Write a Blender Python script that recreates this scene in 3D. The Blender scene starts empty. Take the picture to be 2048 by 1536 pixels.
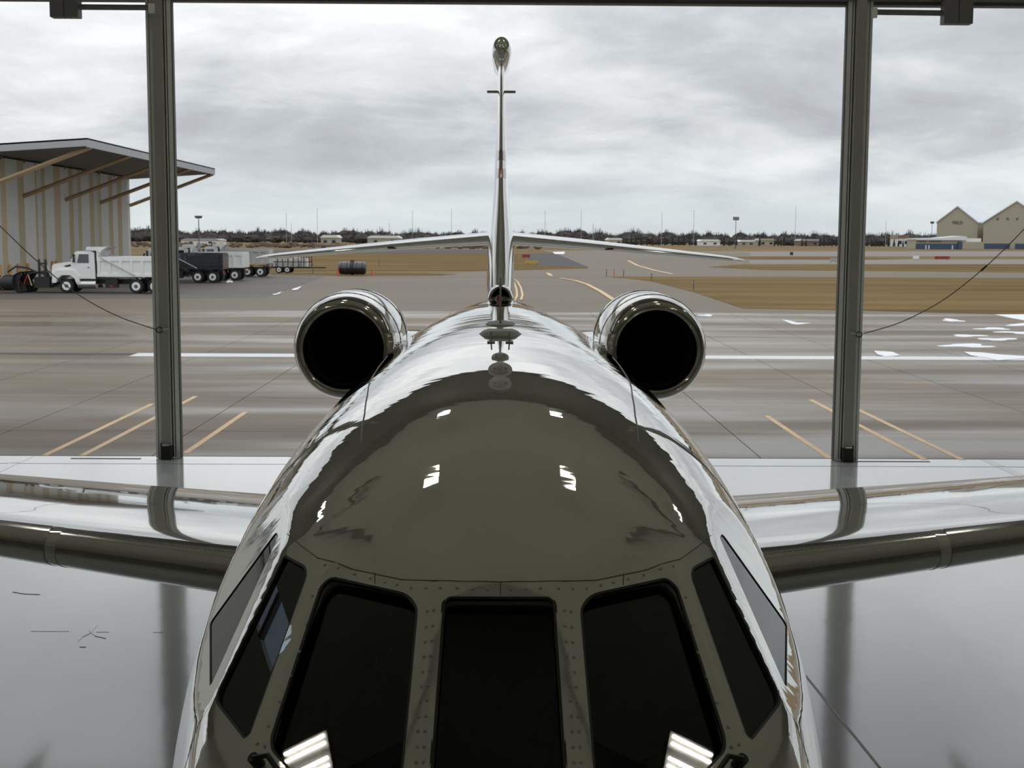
import bpy, bmesh, math, random
from mathutils import Vector, Matrix
random.seed(7)
S = bpy.context.scene
COL = S.collection
R = math.radians
# ------------------------------------------------------------------ camera
FPX = 2659.0
CAMH = 4.1
_p = math.atan((768 - 474) / FPX); _a = math.atan(24 / FPX); _r = R(0.3)
FW = Vector((math.sin(_a) * math.cos(_p), math.cos(_a) * math.cos(_p), -math.sin(_p)))
_rt = Vector((math.cos(_a), -math.sin(_a), 0)); _up = _rt.cross(FW)
RT = (_rt * math.cos(_r) + _up * math.sin(_r)).normalized(); UP = RT.cross(FW)
CO = Vector((0, 0, CAMH))
cd = bpy.data.cameras.new('camera'); cam = bpy.data.objects.new('camera', cd); COL.objects.link(cam)
M3 = Matrix((RT, UP, -FW)).transposed()
cam.matrix_world = Matrix.Translation(CO) @ M3.to_4x4()
cd.sensor_fit = 'HORIZONTAL'; cd.sensor_width = 36.0; cd.lens = 36.0 * FPX / 2048.0
cd.dof.use_dof = True; cd.dof.focus_distance = 6.5; cd.dof.aperture_fstop = 10.0
cd.clip_start = 0.05; cd.clip_end = 8000
S.camera = cam
S.view_settings.view_transform = 'Standard'; S.view_settings.look = 'None'
S.view_settings.exposure = 0.0; S.view_settings.gamma = 1.0; S.view_settings.use_curve_mapping = False

# ------------------------------------------------------------------ sky
W = bpy.data.worlds.new('overcast_sky'); S.world = W; W.use_nodes = True
nt = W.node_tree; nt.nodes.clear()
def N(t, **k):
    n = nt.nodes.new(t)
    for a, b in k.items(): setattr(n, a, b)
    return n
def L(a, b): nt.links.new(a, b)
def mth(op, a, b=None, c=None):
    n = N('ShaderNodeMath', operation=op)
    for i, v in enumerate((a, b, c)):
        if v is None: continue
        if isinstance(v, (int, float)): n.inputs[i].default_value = v
        else: L(v, n.inputs[i])
    return n.outputs[0]
tc = N('ShaderNodeTexCoord'); sep = N('ShaderNodeSeparateXYZ'); L(tc.outputs['Generated'], sep.inputs[0])
zc = mth('MAXIMUM', sep.outputs[2], 0.0); den = mth('ADD', zc, 0.26)
cmb = N('ShaderNodeCombineXYZ'); L(mth('DIVIDE', sep.outputs[0], den), cmb.inputs[0]); L(mth('DIVIDE', sep.outputs[1], den), cmb.inputs[1])
def noise(scale, det, rough, dist, off, sx=1.0):
    mp = N('ShaderNodeMapping'); L(cmb.outputs[0], mp.inputs[0]); mp.inputs['Location'].default_value = off
    mp.inputs['Scale'].default_value = (sx, 1, 1)
    n = N('ShaderNodeTexNoise'); L(mp.outputs[0], n.inputs['Vector'])
    n.inputs['Scale'].default_value = scale; n.inputs['Detail'].default_value = det
    n.inputs['Roughness'].default_value = rough; n.inputs['Distortion'].default_value = dist
    return n.outputs['Fac']
n1 = noise(1.15, 9, 0.52, 0.3, (3.1, 1.7, 0), 0.9); n2 = noise(3.6, 9, 0.58, 0.5, (8.2, 4.4, 2), 0.9)
mix = mth('ADD', mth('MULTIPLY', n1, 0.68), mth('MULTIPLY', n2, 0.32))
cr = N('ShaderNodeValToRGB'); L(mix, cr.inputs[0])
e = cr.color_ramp.elements
e[0].position = 0.36; e[0].color = (0.46, 0.48, 0.51, 1)
e[1].position = 0.61; e[1].color = (0.97, 0.99, 1.0, 1)
q = e.new(0.46); q.color = (0.60, 0.63, 0.66, 1)
q = e.new(0.53); q.color = (0.77, 0.80, 0.82, 1)
hz = N('ShaderNodeMapRange'); L(sep.outputs[2], hz.inputs[0]); hz.inputs[1].default_value = 0.0; hz.inputs[2].default_value = 0.075
hz.inputs[3].default_value = 1.0; hz.inputs[4].default_value = 0.0
mx = N('ShaderNodeMixRGB'); L(mth('MULTIPLY', hz.outputs[0], 0.8), mx.inputs[0]); L(cr.outputs[0], mx.inputs[1]); mx.inputs[2].default_value = (0.76, 0.84, 0.86, 1)
bg = N('ShaderNodeBackground'); L(mx.outputs[0], bg.inputs[0]); L(mth('ADD', mth('MULTIPLY', zc, 0.85), 0.885), bg.inputs[1])   # overcast sky: brighter overhead
wo = N('ShaderNodeOutputWorld'); L(bg.outputs[0], wo.inputs[0])

# ------------------------------------------------------------------ materials
MATS = {}
def mat(name, col, rough=0.5, metal=0.0, coat=0.0, ior=1.5, nz=None, bump=None, emit=None, coat_ior=1.6, rnz=None, stretch=(1, 1, 1), trans=0.0, objvar=0.0, col2=None, spec=0.5):
    m = bpy.data.materials.new(name); m.use_nodes = True; t = m.node_tree
    b = t.nodes['Principled BSDF']
    b.inputs['Base Color'].default_value = (*col, 1); b.inputs['Roughness'].default_value = rough
    b.inputs['Metallic'].default_value = metal; b.inputs['IOR'].default_value = ior
    b.inputs['Coat Weight'].default_value = coat; b.inputs['Coat Roughness'].default_value = 0.02; b.inputs['Coat IOR'].default_value = coat_ior
    b.inputs['Transmission Weight'].default_value = trans; b.inputs['Specular IOR Level'].default_value = spec
    if emit:
        b.inputs['Emission Color'].default_value = (*emit[0], 1); b.inputs['Emission Strength'].default_value = emit[1]
    vec = None
    if nz or bump or rnz:
        g = t.nodes.new('ShaderNodeNewGeometry'); mp = t.nodes.new('ShaderNodeMapping'); mp.inputs['Scale'].default_value = stretch
        t.links.new(g.outputs['Position'], mp.inputs[0]); vec = mp.outputs[0]
    out = None
    if nz:
        n = t.nodes.new('ShaderNodeTexNoise'); n.inputs['Scale'].default_value = nz[0]; n.inputs['Detail'].default_value = 6
        n.inputs['Roughness'].default_value = 0.6
        t.links.new(vec, n.inputs['Vector'])
        r = t.nodes.new('ShaderNodeValToRGB'); r.color_ramp.elements[0].position = 0.3; r.color_ramp.elements[1].position = 0.7
        k = nz[1]; c2 = col2 if col2 else tuple(min(1, c * (1 + k)) for c in col)
        r.color_ramp.elements[0].color = (*[c * (1 - k) for c in col], 1); r.color_ramp.elements[1].color = (*c2, 1)
        t.links.new(n.outputs['Fac'], r.inputs[0]); out = r.outputs[0]
    if rnz:
        n = t.nodes.new('ShaderNodeTexNoise'); n.inputs['Scale'].default_value = rnz[0]; n.inputs['Detail'].default_value = 5; t.links.new(vec, n.inputs['Vector'])
        mr = t.nodes.new('ShaderNodeMapRange'); mr.inputs[1].default_value = 0.40; mr.inputs[2].default_value = 0.62; mr.inputs[3].default_value = rnz[2]; mr.inputs[4].default_value = rnz[1]
        t.links.new(n.outputs['Fac'], mr.inputs[0]); t.links.new(mr.outputs[0], b.inputs['Roughness'])
    if objvar:
        oi = t.nodes.new('ShaderNodeObjectInfo'); hs = t.nodes.new('ShaderNodeHueSaturation')
        mr = t.nodes.new('ShaderNodeMapRange'); mr.inputs[3].default_value = 1 - objvar; mr.inputs[4].default_value = 1 + objvar
        t.links.new(oi.outputs['Random'], mr.inputs[0]); t.links.new(mr.outputs[0], hs.inputs['Value'])
        if out: t.links.new(out, hs.inputs['Color'])
        else: hs.inputs['Color'].default_value = (*col, 1)
        out = hs.outputs[0]
    if out: t.links.new(out, b.inputs['Base Color'])
    if bump:
        n = t.nodes.new('ShaderNodeTexNoise'); n.inputs['Scale'].default_value = bump[0]; n.inputs['Detail'].default_value = bump[2] if len(bump) > 2 else 2
        t.links.new(vec, n.inputs['Vector'])
        bp = t.nodes.new('ShaderNodeBump'); bp.inputs['Strength'].default_value = 1.0; bp.inputs['Distance'].default_value = bump[1]
        t.links.new(n.outputs['Fac'], bp.inputs['Height']); t.links.new(bp.outputs[0], b.inputs['Normal'])
        if coat: t.links.new(bp.outputs[0], b.inputs['Coat Normal'])
    MATS[name] = m
    return m
mat('paint', (0.70, 0.70, 0.64), 0.015, metal=0.45, coat=1.0, coat_ior=2.4, bump=(1.5, 0.0026, 3), stretch=(0.5, 2.4, 0.5))
mat('paint_fin', (0.70, 0.70, 0.64), 0.08, metal=0.35, coat=1.0, coat_ior=2.2)
mat('paint_wing', (0.70, 0.70, 0.66), 0.08, metal=0.35, coat=1.0, coat_ior=2.3, bump=(1.2, 0.0015, 2))
mat('slat_metal', (0.62, 0.62, 0.60), 0.14, metal=1.0, bump=(6, 0.0006, 2))
mat('lip_metal', (0.56, 0.55, 0.50), 0.10, metal=1.0)
mat('seam', (0.10, 0.10, 0.09), 0.6)
mat('rivet', (0.38, 0.38, 0.34), 0.5)
mat('seal', (0.012, 0.012, 0.012), 0.5)
mat('frame_lip', (0.42, 0.42, 0.39), 0.5)
mat('cabin_dark', (0.012, 0.012, 0.012), 0.8)
mat('cabin_grey', (0.03, 0.03, 0.028), 0.7)
mat('black', (0.015, 0.015, 0.015), 0.5)
mat('black_gloss', (0.012, 0.013, 0.02), 0.25, coat=0.6)
mat('rubber', (0.02, 0.02, 0.02), 0.8)
mat('duct', (0.03, 0.03, 0.03), 0.6)
mat('fan', (0.05, 0.05, 0.055), 0.35, metal=0.8)
mat('steel', (0.45, 0.45, 0.44), 0.3, metal=1.0)
mat('red_lamp', (0.45, 0.02, 0.02), 0.15, coat=1.0)
mat('red_paint', (0.40, 0.03, 0.02), 0.3, coat=1.0)
mat('black_paint', (0.02, 0.025, 0.025), 0.3, coat=1.0)
mat('floor', (0.66, 0.68, 0.665), 0.13, ior=1.7, coat=1.0, coat_ior=1.6, nz=(0.35, 0.05), bump=(2.2, 0.0010, 4))
MATS['floor'].node_tree.nodes['Principled BSDF'].inputs['Coat Roughness'].default_value = 0.09
mat('floor_line', (0.40, 0.41, 0.41), 0.15, ior=1.7, coat=1.0, coat_ior=1.6)
mat('ceiling', (0.80, 0.79, 0.66), 0.9)
mat('hangar_wall', (0.40, 0.39, 0.34), 0.8)
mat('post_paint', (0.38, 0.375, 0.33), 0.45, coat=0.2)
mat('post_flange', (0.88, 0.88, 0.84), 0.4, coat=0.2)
mat('header_paint', (0.16, 0.155, 0.15), 0.6)
mat('concrete', (0.175, 0.138, 0.096), 0.5, ior=1.5, spec=0.35, rnz=(0.30, 0.22, 0.60), nz=(0.42, 0.30), stretch=(0.18, 1, 1), objvar=0.07, bump=(3, 0.002, 4))
mat('pavement', (0.178, 0.145, 0.106), 0.6, spec=0.2, nz=(0.05, 0.10), stretch=(0.3, 1, 1))
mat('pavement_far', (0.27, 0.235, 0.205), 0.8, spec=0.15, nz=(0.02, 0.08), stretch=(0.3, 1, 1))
mat('asphalt', (0.10, 0.095, 0.095), 0.8, spec=0.15, nz=(0.05, 0.08))
mat('asphalt_dark', (0.115, 0.10, 0.088), 0.6, spec=0.3, nz=(0.15, 0.15), stretch=(0.3, 1, 1))
mat('grass', (0.195, 0.138, 0.070), 0.95, spec=0.0, nz=(0.16, 0.32), stretch=(0.12, 1, 1), bump=(3.0, 0.05, 5))
mat('grass_far', (0.225, 0.17, 0.102), 0.95, spec=0.0, nz=(0.03, 0.2), stretch=(0.2, 1, 1))
mat('yellow_line', (0.70, 0.49, 0.27), 0.6, nz=(1.5, 0.12))
mat('white_line', (0.72, 0.72, 0.71), 0.5, nz=(1.0, 0.05))
mat('snow', (0.86, 0.88, 0.90), 0.6)
mat('drain_iron', (0.06, 0.052, 0.048), 0.7)
mat('tan_panel', (0.50, 0.42, 0.275), 0.6, objvar=0.10)
mat('grey_panel', (0.62, 0.61, 0.58), 0.55, objvar=0.08)
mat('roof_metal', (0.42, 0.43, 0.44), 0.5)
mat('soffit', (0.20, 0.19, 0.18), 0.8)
mat('strut_paint', (0.42, 0.30, 0.18), 0.6)
mat('bollard_paint', (0.55, 0.30, 0.12), 0.6)
mat('truck_white', (0.85, 0.86, 0.85), 0.35, coat=0.5)
mat('truck_navy', (0.012, 0.014, 0.022), 0.3, coat=0.5)
mat('truck_grey', (0.50, 0.51, 0.49), 0.5)
mat('glass_dark', (0.02, 0.025, 0.03), 0.08, coat=1.0)
mat('chrome', (0.6, 0.6, 0.6), 0.25, metal=1.0)
mat('wood_roll', (0.55, 0.38, 0.24), 0.7)
mat('cone_orange', (0.55, 0.12, 0.05), 0.6)
mat('sign_red', (0.30, 0.03, 0.03), 0.6)
mat('sign_yellow', (0.55, 0.36, 0.05), 0.6)
mat('tree_bare', (0.060, 0.052, 0.048), 0.95, nz=(0.08, 0.35))
mat('tree_brown', (0.11, 0.075, 0.055), 0.95, nz=(0.1, 0.3))
mat('tree_green', (0.022, 0.026, 0.02), 0.95)
mat('far_tan', (0.40, 0.37, 0.29), 0.8)
mat('far_tan_shadow', (0.40, 0.36, 0.28), 0.8)
mat('far_roof', (0.72, 0.75, 0.78), 0.5)
mat('far_blue', (0.055, 0.085, 0.15), 0.7)
mat('far_white', (0.75, 0.75, 0.74), 0.6)
mat('far_brown', (0.22, 0.15, 0.11), 0.8)
mat('letters', (0.13, 0.12, 0.09), 0.8)
mat('mast', (0.35, 0.36, 0.37), 0.5)
mat('pole_dark', (0.10, 0.10, 0.10), 0.5)
mat('tube_on', (1, 1, 1), 0.5, emit=((1.0, 0.96, 0.84), 38.0))
mat('fixture_white', (0.55, 0.55, 0.53), 0.5)
mat('cable', (0.07, 0.045, 0.04), 0.6)
# cockpit glass: dark tinted, glossy, slightly see-through
def glass(name, tint, k):
    m = bpy.data.materials.new(name); m.use_nodes = True; t = m.node_tree; t.nodes.clear()
    tr = t.nodes.new('ShaderNodeBsdfTransparent'); tr.inputs[0].default_value = (*tint, 1)
    gl = t.nodes.new('ShaderNodeBsdfGlossy'); gl.inputs['Roughness'].default_value = 0.01
    fr = t.nodes.new('ShaderNodeFresnel'); fr.inputs[0].default_value = k
    mi = t.nodes.new('ShaderNodeMixShader'); o = t.nodes.new('ShaderNodeOutputMaterial')
    gm = t.nodes.new('ShaderNodeNewGeometry'); inv = t.nodes.new('ShaderNodeMath'); inv.operation = 'SUBTRACT'; inv.inputs[0].default_value = 1.0
    t.links.new(gm.outputs['Backfacing'], inv.inputs[1]); ml = t.nodes.new('ShaderNodeMath'); ml.operation = 'MULTIPLY'
    t.links.new(fr.outputs[0], ml.inputs[0]); t.links.new(inv.outputs[0], ml.inputs[1]); t.links.new(ml.outputs[0], mi.inputs[0]); t.links.new(tr.outputs[0], mi.inputs[1]); t.links.new(gl.outputs[0], mi.inputs[2]); t.links.new(mi.outputs[0], o.inputs[0])
    MATS[name] = m
glass('cockpit_glass', (0.42, 0.43, 0.40), 1.55)
glass('skylight_glass', (0.80, 0.87, 0.93), 1.4)

# ------------------------------------------------------------------ helpers
def ray(x, y): return (FW + RT * ((x - 1024) / FPX) - UP * ((y - 768) / FPX)).normalized()
def gp(x, y, z=0.0):
    d = ray(x, y); return CO + d * ((z - CAMH) / d.z)
def aY(x, y, Y):
    d = ray(x, y); return CO + d * (Y / d.y)
class MB:
    def __init__(s): s.v = []; s.f = []; s.m = []
    def add(s, vs, fs, mi=0):
        o = len(s.v); s.v += [tuple(v) for v in vs]; s.f += [tuple(i + o for i in f) for f in fs]; s.m += [mi] * len(fs); return s
    def box(s, a, b, mi=0):
        x0, y0, z0 = a; x1, y1, z1 = b
        return s.add([(x0, y0, z0), (x1, y0, z0), (x1, y1, z0), (x0, y1, z0), (x0, y0, z1), (x1, y0, z1), (x1, y1, z1), (x0, y1, z1)],
                     [(0, 3, 2, 1), (4, 5, 6, 7), (0, 1, 5, 4), (1, 2, 6, 5), (2, 3, 7, 6), (3, 0, 4, 7)], mi)
    def prism(s, pts, a, b, axis='y', mi=0):   # polygon in the two other axes, extruded along axis from a to b
        def P(p, t): return {'y': (p[0], t, p[1]), 'x': (t, p[0], p[1]), 'z': (p[0], p[1], t)}[axis]
        n = len(pts); vs = [P(p, a) for p in pts] + [P(p, b) for p in pts]
        fs = [tuple(range(n))[::-1], tuple(range(n, 2 * n))] + [(i, (i + 1) % n, n + (i + 1) % n, n + i) for i in range(n)]
        return s.add(vs, fs, mi)
    def tube(s, pts, r, n=8, caps=True, mi=0):
        pts = [Vector(p) for p in pts]; rs = r if isinstance(r, (list, tuple)) else [r] * len(pts)
        vs = []; up = None
        for i, p in enumerate(pts):
            t = (pts[min(i + 1, len(pts) - 1)] - pts[max(i - 1, 0)]).normalized()
            if up is None: up = t.orthogonal().normalized()
            up = (up - t * up.dot(t))
            up = up.normalized() if up.length > 1e-6 else t.orthogonal().normalized()
            w = t.cross(up)
            for k in range(n):
                a = 2 * math.pi * (k + .5) / n; vs.append(p + (up * math.cos(a) + w * math.sin(a)) * rs[i])
        fs = []
        for i in range(len(pts) - 1):
            for k in range(n): fs.append((i * n + k, i * n + (k + 1) % n, (i + 1) * n + (k + 1) % n, (i + 1) * n + k))
        if caps: fs += [tuple(range(n))[::-1], tuple(range((len(pts) - 1) * n, len(pts) * n))]
        return s.add(vs, fs, mi)
    def revolve(s, prof, o, axis, n=24, caps=True, mi=0):   # prof: (s along axis, r)
        o = Vector(o); ax = Vector(axis).normalized(); u = ax.orthogonal().normalized(); w = ax.cross(u); vs = []
        for a, r in prof:
            for k in range(n):
                t = 2 * math.pi * k / n; vs.append(o + ax * a + (u * math.cos(t) + w * math.sin(t)) * r)
        fs = []
        for i in range(len(prof) - 1):
            for k in range(n): fs.append((i * n + k, i * n + (k + 1) % n, (i + 1) * n + (k + 1) % n, (i + 1) * n + k))
        if caps: fs += [tuple(range(n))[::-1], tuple(range((len(prof) - 1) * n, len(prof) * n))]
        return s.add(vs, fs, mi)
    def loft(s, rings, closed=True, caps=True, mi=0):
        n = len(rings[0]); vs = [v for r in rings for v in r]; fs = []
        for i in range(len(rings) - 1):
            for k in range(n if closed else n - 1):
                fs.append((i * n + k, i * n + (k + 1) % n, (i + 1) * n + (k + 1) % n, (i + 1) * n + k))
        if caps and closed: fs += [tuple(range(n))[::-1], tuple(range((len(rings) - 1) * n, len(rings) * n))]
        return s.add(vs, fs, mi)
    def build(s, name, material, parent=None, smooth=None, loc=None):
        me = bpy.data.meshes.new(name); me.from_pydata(s.v, [], s.f)
        ms = material if isinstance(material, (list, tuple)) else [material]
        for m in ms: me.materials.append(MATS[m])
        if len(ms) > 1: me.polygons.foreach_set('material_index', s.m)
        bm = bmesh.new(); bm.from_mesh(me); bmesh.ops.recalc_face_normals(bm, faces=bm.faces[:]); bm.to_mesh(me); bm.free()
        if smooth is not None:
            me.polygons.foreach_set('use_smooth', [True] * len(me.polygons))
            me.set_sharp_from_angle(angle=R(smooth))
        o = bpy.data.objects.new(name, me); COL.objects.link(o)
        if parent: o.parent = parent
        if loc is not None: o.location = loc
        return o
def empty(name, loc=(0, 0, 0), rz=0.0):
    o = bpy.data.objects.new(name, None); COL.objects.link(o); o.location = loc; o.rotation_euler = (0, 0, rz); o.empty_display_size = 0.3
    return o
def tag(o, label=None, cat=None, group=None, kind=None):
    if label: o['label'] = label
    if cat: o['category'] = cat
    if group: o['group'] = group
    if kind: o['kind'] = kind
    return o
def copy_tree(o, parent=None):
    c = o.copy(); COL.objects.link(c); c.parent = parent
    for ch in list(o.children): copy_tree(ch, c)
    return c
def flat(pts, z, th=0.02):
    m = MB(); n = len(pts); m.prism([(p[0], p[1]) for p in pts], z - th, z, 'z'); return m
def struct(o): o['kind'] = 'structure'; return o

# ================================================================== SETTING
YD = 24.35            # door line
# ---- hangar shell
FX = 24.0; YB = -14.0; CZ = 12.6
struct(MB().box((-FX, YB, -0.3), (FX, 24.55, 0.0)).build('floor', 'floor'))
SKX, SKY = (-17.85, -16.5), (20.85, 22.65)     # skylight opening over the left front of the hangar
struct(MB().box((-FX - .3, YB - .3, CZ), (FX + .3, SKY[0], CZ + .1)).box((-FX - .3, SKY[1], CZ), (FX + .3, 24.9, CZ + .1)).box((-FX - .3, SKY[0], CZ), (SKX[0], SKY[1], CZ + .1)).box((SKX[1], SKY[0], CZ), (FX + .3, SKY[1], CZ + .1)).build('ceiling', 'ceiling'))
w1 = struct(MB().box((SKX[0], SKY[0], CZ + .06), (SKX[1], SKY[1], CZ + .08)).build('window_1', 'skylight_glass'))
MB().box((SKX[0], 21.85, CZ - .02), (SKX[1], 22.0, CZ + .1)).build('window_bar', 'header_paint', w1)
struct(MB().box((-FX - .3, YB, 0), (-FX, 24.9, CZ)).build('wall_left', 'hangar_wall'))
struct(MB().box((FX, YB, 0), (FX + .3, 24.9, CZ)).build('wall_right', 'hangar_wall'))
struct(MB().box((-FX, YB - .3, 0), (FX, YB, CZ)).build('wall_back', 'hangar_wall'))
hz0 = aY(1000, 5.0, YD).z
hd = MB().box((-FX, YD - .12, hz0 + .06), (FX, YD + .3, CZ)).box((-FX, YD + .02, hz0), (FX, YD + .26, hz0 + .06))
struct(hd.build('trim_1', 'header_paint'))
for i, y in enumerate((-8.0, 0.0, 8.0)):
    struct(MB().box((-FX, y - .12, CZ - .45), (FX, y + .12, CZ - .4)).box((-FX, y - .02, CZ - .4), (FX, y + .02, CZ)).build('trim_%d' % (i + 2), 'hangar_wall'))
for i, sx in enumerate((-1, 1)):      # diagonal roof braces
    struct(MB().tube([(sx * 5.9, 18.7, CZ - .3), (sx * 11.0, 20.8, CZ - .3), (sx * 5.6, 14.2, CZ - .3)], .14, 4).build('trim_%d' % (i + 5), 'header_paint'))
# door rail groove and floor marks, part of the floor
fl = bpy.data.objects['floor']
MB().box((-FX, 23.72, 0.0), (FX, 23.76, 0.004)).build('door_rail', 'floor_line', fl)
for px, pw in (((150, 913), (286, 915)), ((1700, 926), (1872, 930))):
    a = gp(*px); b = gp(*pw); MB().box((a.x, 24.24, 0), (b.x, 24.30, 0.006)).build('rail_plate', 'drain_iron', fl)
for x in (-8.75, 9.1):
    MB().box((x - .09, 21.0, 0), (x + .09, 24.5, 0.004)).build('grey_stripe', 'floor_line', fl)
a = gp(1610, 1350); b = gp(1760, 1536)
m = MB(); d = (b - a).normalized(); w = Vector((-d.y, d.x, 0)) * .012
m.add([a - w, b - w, b + w, a + w, *[p + Vector((0, 0, .003)) for p in (a - w, b - w, b + w, a + w)]], [(0, 1, 2, 3), (4, 5, 6, 7), (0, 1, 5, 4), (1, 2, 6, 5), (2, 3, 7, 6), (3, 0, 4, 7)])
m.build('chalk_line', 'white_line', fl)
for x0, x1, yy in ((62, 138, 1263), (192, 218, 1264.5), (306, 326, 1265)):
    a = gp(x0, yy); b = gp(x1, yy); MB().box((a.x, a.y, 0), (b.x, a.y + .012, .003)).build('floor_crack', 'floor_line', fl)
sw = MB()
sw.tube([gp(*p, .002) for p in ((195, 1250), (188, 1258), (180, 1267), (165, 1274), (155, 1284), (160, 1294), (172, 1294))], .0035, 4).tube([gp(*p, .002) for p in ((180, 1254), (178, 1262), (190, 1272), (212, 1277))], .003, 4).tube([gp(*p, .002) for p in ((25, 1184), (50, 1188), (80, 1189))], .004, 4)
sw.build('scuff_mark', 'floor_line', fl)
# ---- outdoor ground
g = MB().add([(-3000, 24.5, -.06), (3000, 24.5, -.06), (3000, 5000, -.06), (-3000, 5000, -.06)], [(0, 1, 2, 3)]).build('ground', 'grass_far')
struct(g)
def pave(name, pts, z, m, label, cat, kind='structure', world=False):
    P = [Vector(p) for p in pts] if world else [gp(*p) for p in pts]
    o = flat(P, z, .03).build(name, m)
    if kind == 'structure': struct(o)
    else: tag(o, label, cat, kind=kind)
    return o
ap = pave('apron', [(-160, 24.56), (160, 24.56), (160, 141), (-160, 152)], -.03, 'pavement', '', '', world=True)
pave('taxiway', [(700, 553), (880, 546), (1000, 541), (1178, 536), (1110, 506), (1075, 500), (1260, 502), (1500, 505), (1500, 527), (1415, 534), (1531, 540), (2400, 548), (2400, 560)], -.02, 'pavement', '', '')
pave('runway', [(1180, 503), (2500, 502), (2500, 513), (1180, 512)], -.028, 'pavement_far', '', '')
pave('taxiway', [(1300, 519), (2500, 518), (2500, 528), (1300, 529)], -.026, 'pavement_far', '', '')
pave('service_road', [(300, 500), (975, 499), (975, 506), (300, 507)], -.024, 'asphalt', '', '')
pave('taxiway_shoulder', [(1042, 508), (1110, 506), (1176, 534), (1072, 531)], -.010, 'asphalt', '', '')
pave('truck_stand', [(-400, 601), (530, 594), (650, 552), (300, 548), (-400, 560)], -.02, 'asphalt_dark', '', '')
pave('grass_verge', [(1212, 553), (1400, 553.5), (2400, 557), (2400, 636), (2048, 628), (1680, 619), (1486, 616), (1386, 583), (1303, 562), (1250, 556)], -.005, 'grass', 'wide brown dry grass verge right of the jet', 'grass', 'stuff')
pave('grass_island', [(1415, 534), (1490, 528.5), (2400, 528), (2400, 548), (1531, 540)], -.005, 'grass', 'narrow brown grass island between the two far taxiways', 'grass', 'stuff')
pave('grass_strip', [(1350, 513), (1690, 514), (1800, 518.5), (1690, 519.5), (1390, 517)], -.004, 'grass', 'thin dark grass strip beside the far runway', 'grass', 'stuff')
pave('grass_field', [(430, 507.5), (1012, 507), (1045, 508), (1072, 531), (1176, 534), (1172, 537), (1040, 540), (620, 541.5), (420, 545)], -.012, 'grass', 'brown grass field behind the parked trucks and tank', 'grass', 'stuff')
pave('grass_patch', [(540, 547), (760, 545.5), (915, 548), (880, 551), (690, 551.5), (545, 549)], -.004, 'grass', 'small brown grass patch under the black tank', 'grass', 'stuff')
# concrete slabs of the apron
xs = [-36.9 + 3.8 * i for i in range(20)]; ys = [24.6, 27.8, 33.6, 39.4, 45.3, 51.2, 57.2, 63.2, 69.2, 73.4]
for i in range(len(xs) - 1):
    for j in range(len(ys) - 1):
        gq = .010
        m = MB().box((xs[i] + gq, ys[j] + gq, -.05), (xs[i + 1] - gq, ys[j + 1] - gq, 0.0))
        m.build('slab', 'concrete', ap)
# painted lines on the apron
def stripe(name, P, w, m, z=.004, par=ap, th=.004):
    n = len(P); A = []; B = []
    for i, p in enumerate(P):
        t = (P[min(i + 1, n - 1)] - P[max(i - 1, 0)]); t.z = 0; t.normalize(); s = Vector((-t.y, t.x, 0)) * w / 2
        A.append(Vector((p.x, p.y, 0)) + s); B.append(Vector((p.x, p.y, 0)) - s)
    mb = MB(); vs = [Vector((v.x, v.y, z)) for v in A + B] + [Vector((v.x, v.y, z - th)) for v in A + B]
    fs = []
    for i in range(n - 1):
        fs += [(i, i + 1, n + i + 1, n + i), (2 * n + i, 2 * n + i + 1, 3 * n + i + 1, 3 * n + i), (i, i + 1, 2 * n + i + 1, 2 * n + i), (n + i, n + i + 1, 3 * n + i + 1, 3 * n + i)]
    fs += [(0, n, 3 * n, 2 * n), (n - 1, 2 * n - 1, 4 * n - 1, 3 * n - 1)]
    mb.add(vs, fs); return mb.build(name, m, par)
for x, y0, y1 in ((-8.5, 24.6, 32.3), (-7.8, 24.6, 33.9), (-5.95, 24.9, 30.9), (6.2, 24.6, 30.6), (7.95, 24.5, 33.7), (8.65, 24.5, 33.7)):
    stripe('yellow_line', [Vector((x, y0, 0)), Vector((x, y1, 0))], .125, 'yellow_line')
stripe('taxi_line', [gp(*p) for p in ((1028, 603), (1034, 592), (1033, 578), (1027, 562), (1015, 553))], .16, 'yellow_line', .012)
stripe('taxi_line', [gp(*p) for p in ((1042, 600), (1045, 590), (1042, 576), (1035, 563), (1020, 553))], .16, 'yellow_line', .012)
stripe('taxi_line', [gp(*p) for p in ((1250, 612), (1228, 600), (1200, 582), (1175, 569), (1150, 561), (1120, 556))], .38, 'yellow_line', .012)
stripe('taxi_line', [gp(*p) for p in ((1103, 552), (1095, 546))], .45, 'yellow_line', .012)
stripe('taxi_line', [gp(*p) for p in ((1345, 548), (1310, 541), (1275, 531), (1256, 521))], .5, 'yellow_line', .012)
# white strip / dark drain
wl = [gp(*p) for p in ((278, 706), (590, 709.5), (1000, 713), (1405, 716), (1720, 717), (2048, 718), (2300, 720))]
stripe('white_strip', [Vector((p.x, 45.75, 0)) for p in wl], 1.25, 'white_line', .006)
stripe('drain_grate', [Vector((-26, 46.0, 0)), Vector((-12.7, 46.0, 0))], .6, 'drain_iron', .005)
stripe('drain_grate', [Vector((-12.6, 45.4, 0)), Vector((26, 45.3, 0))], .12, 'drain_iron', .003)
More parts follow.
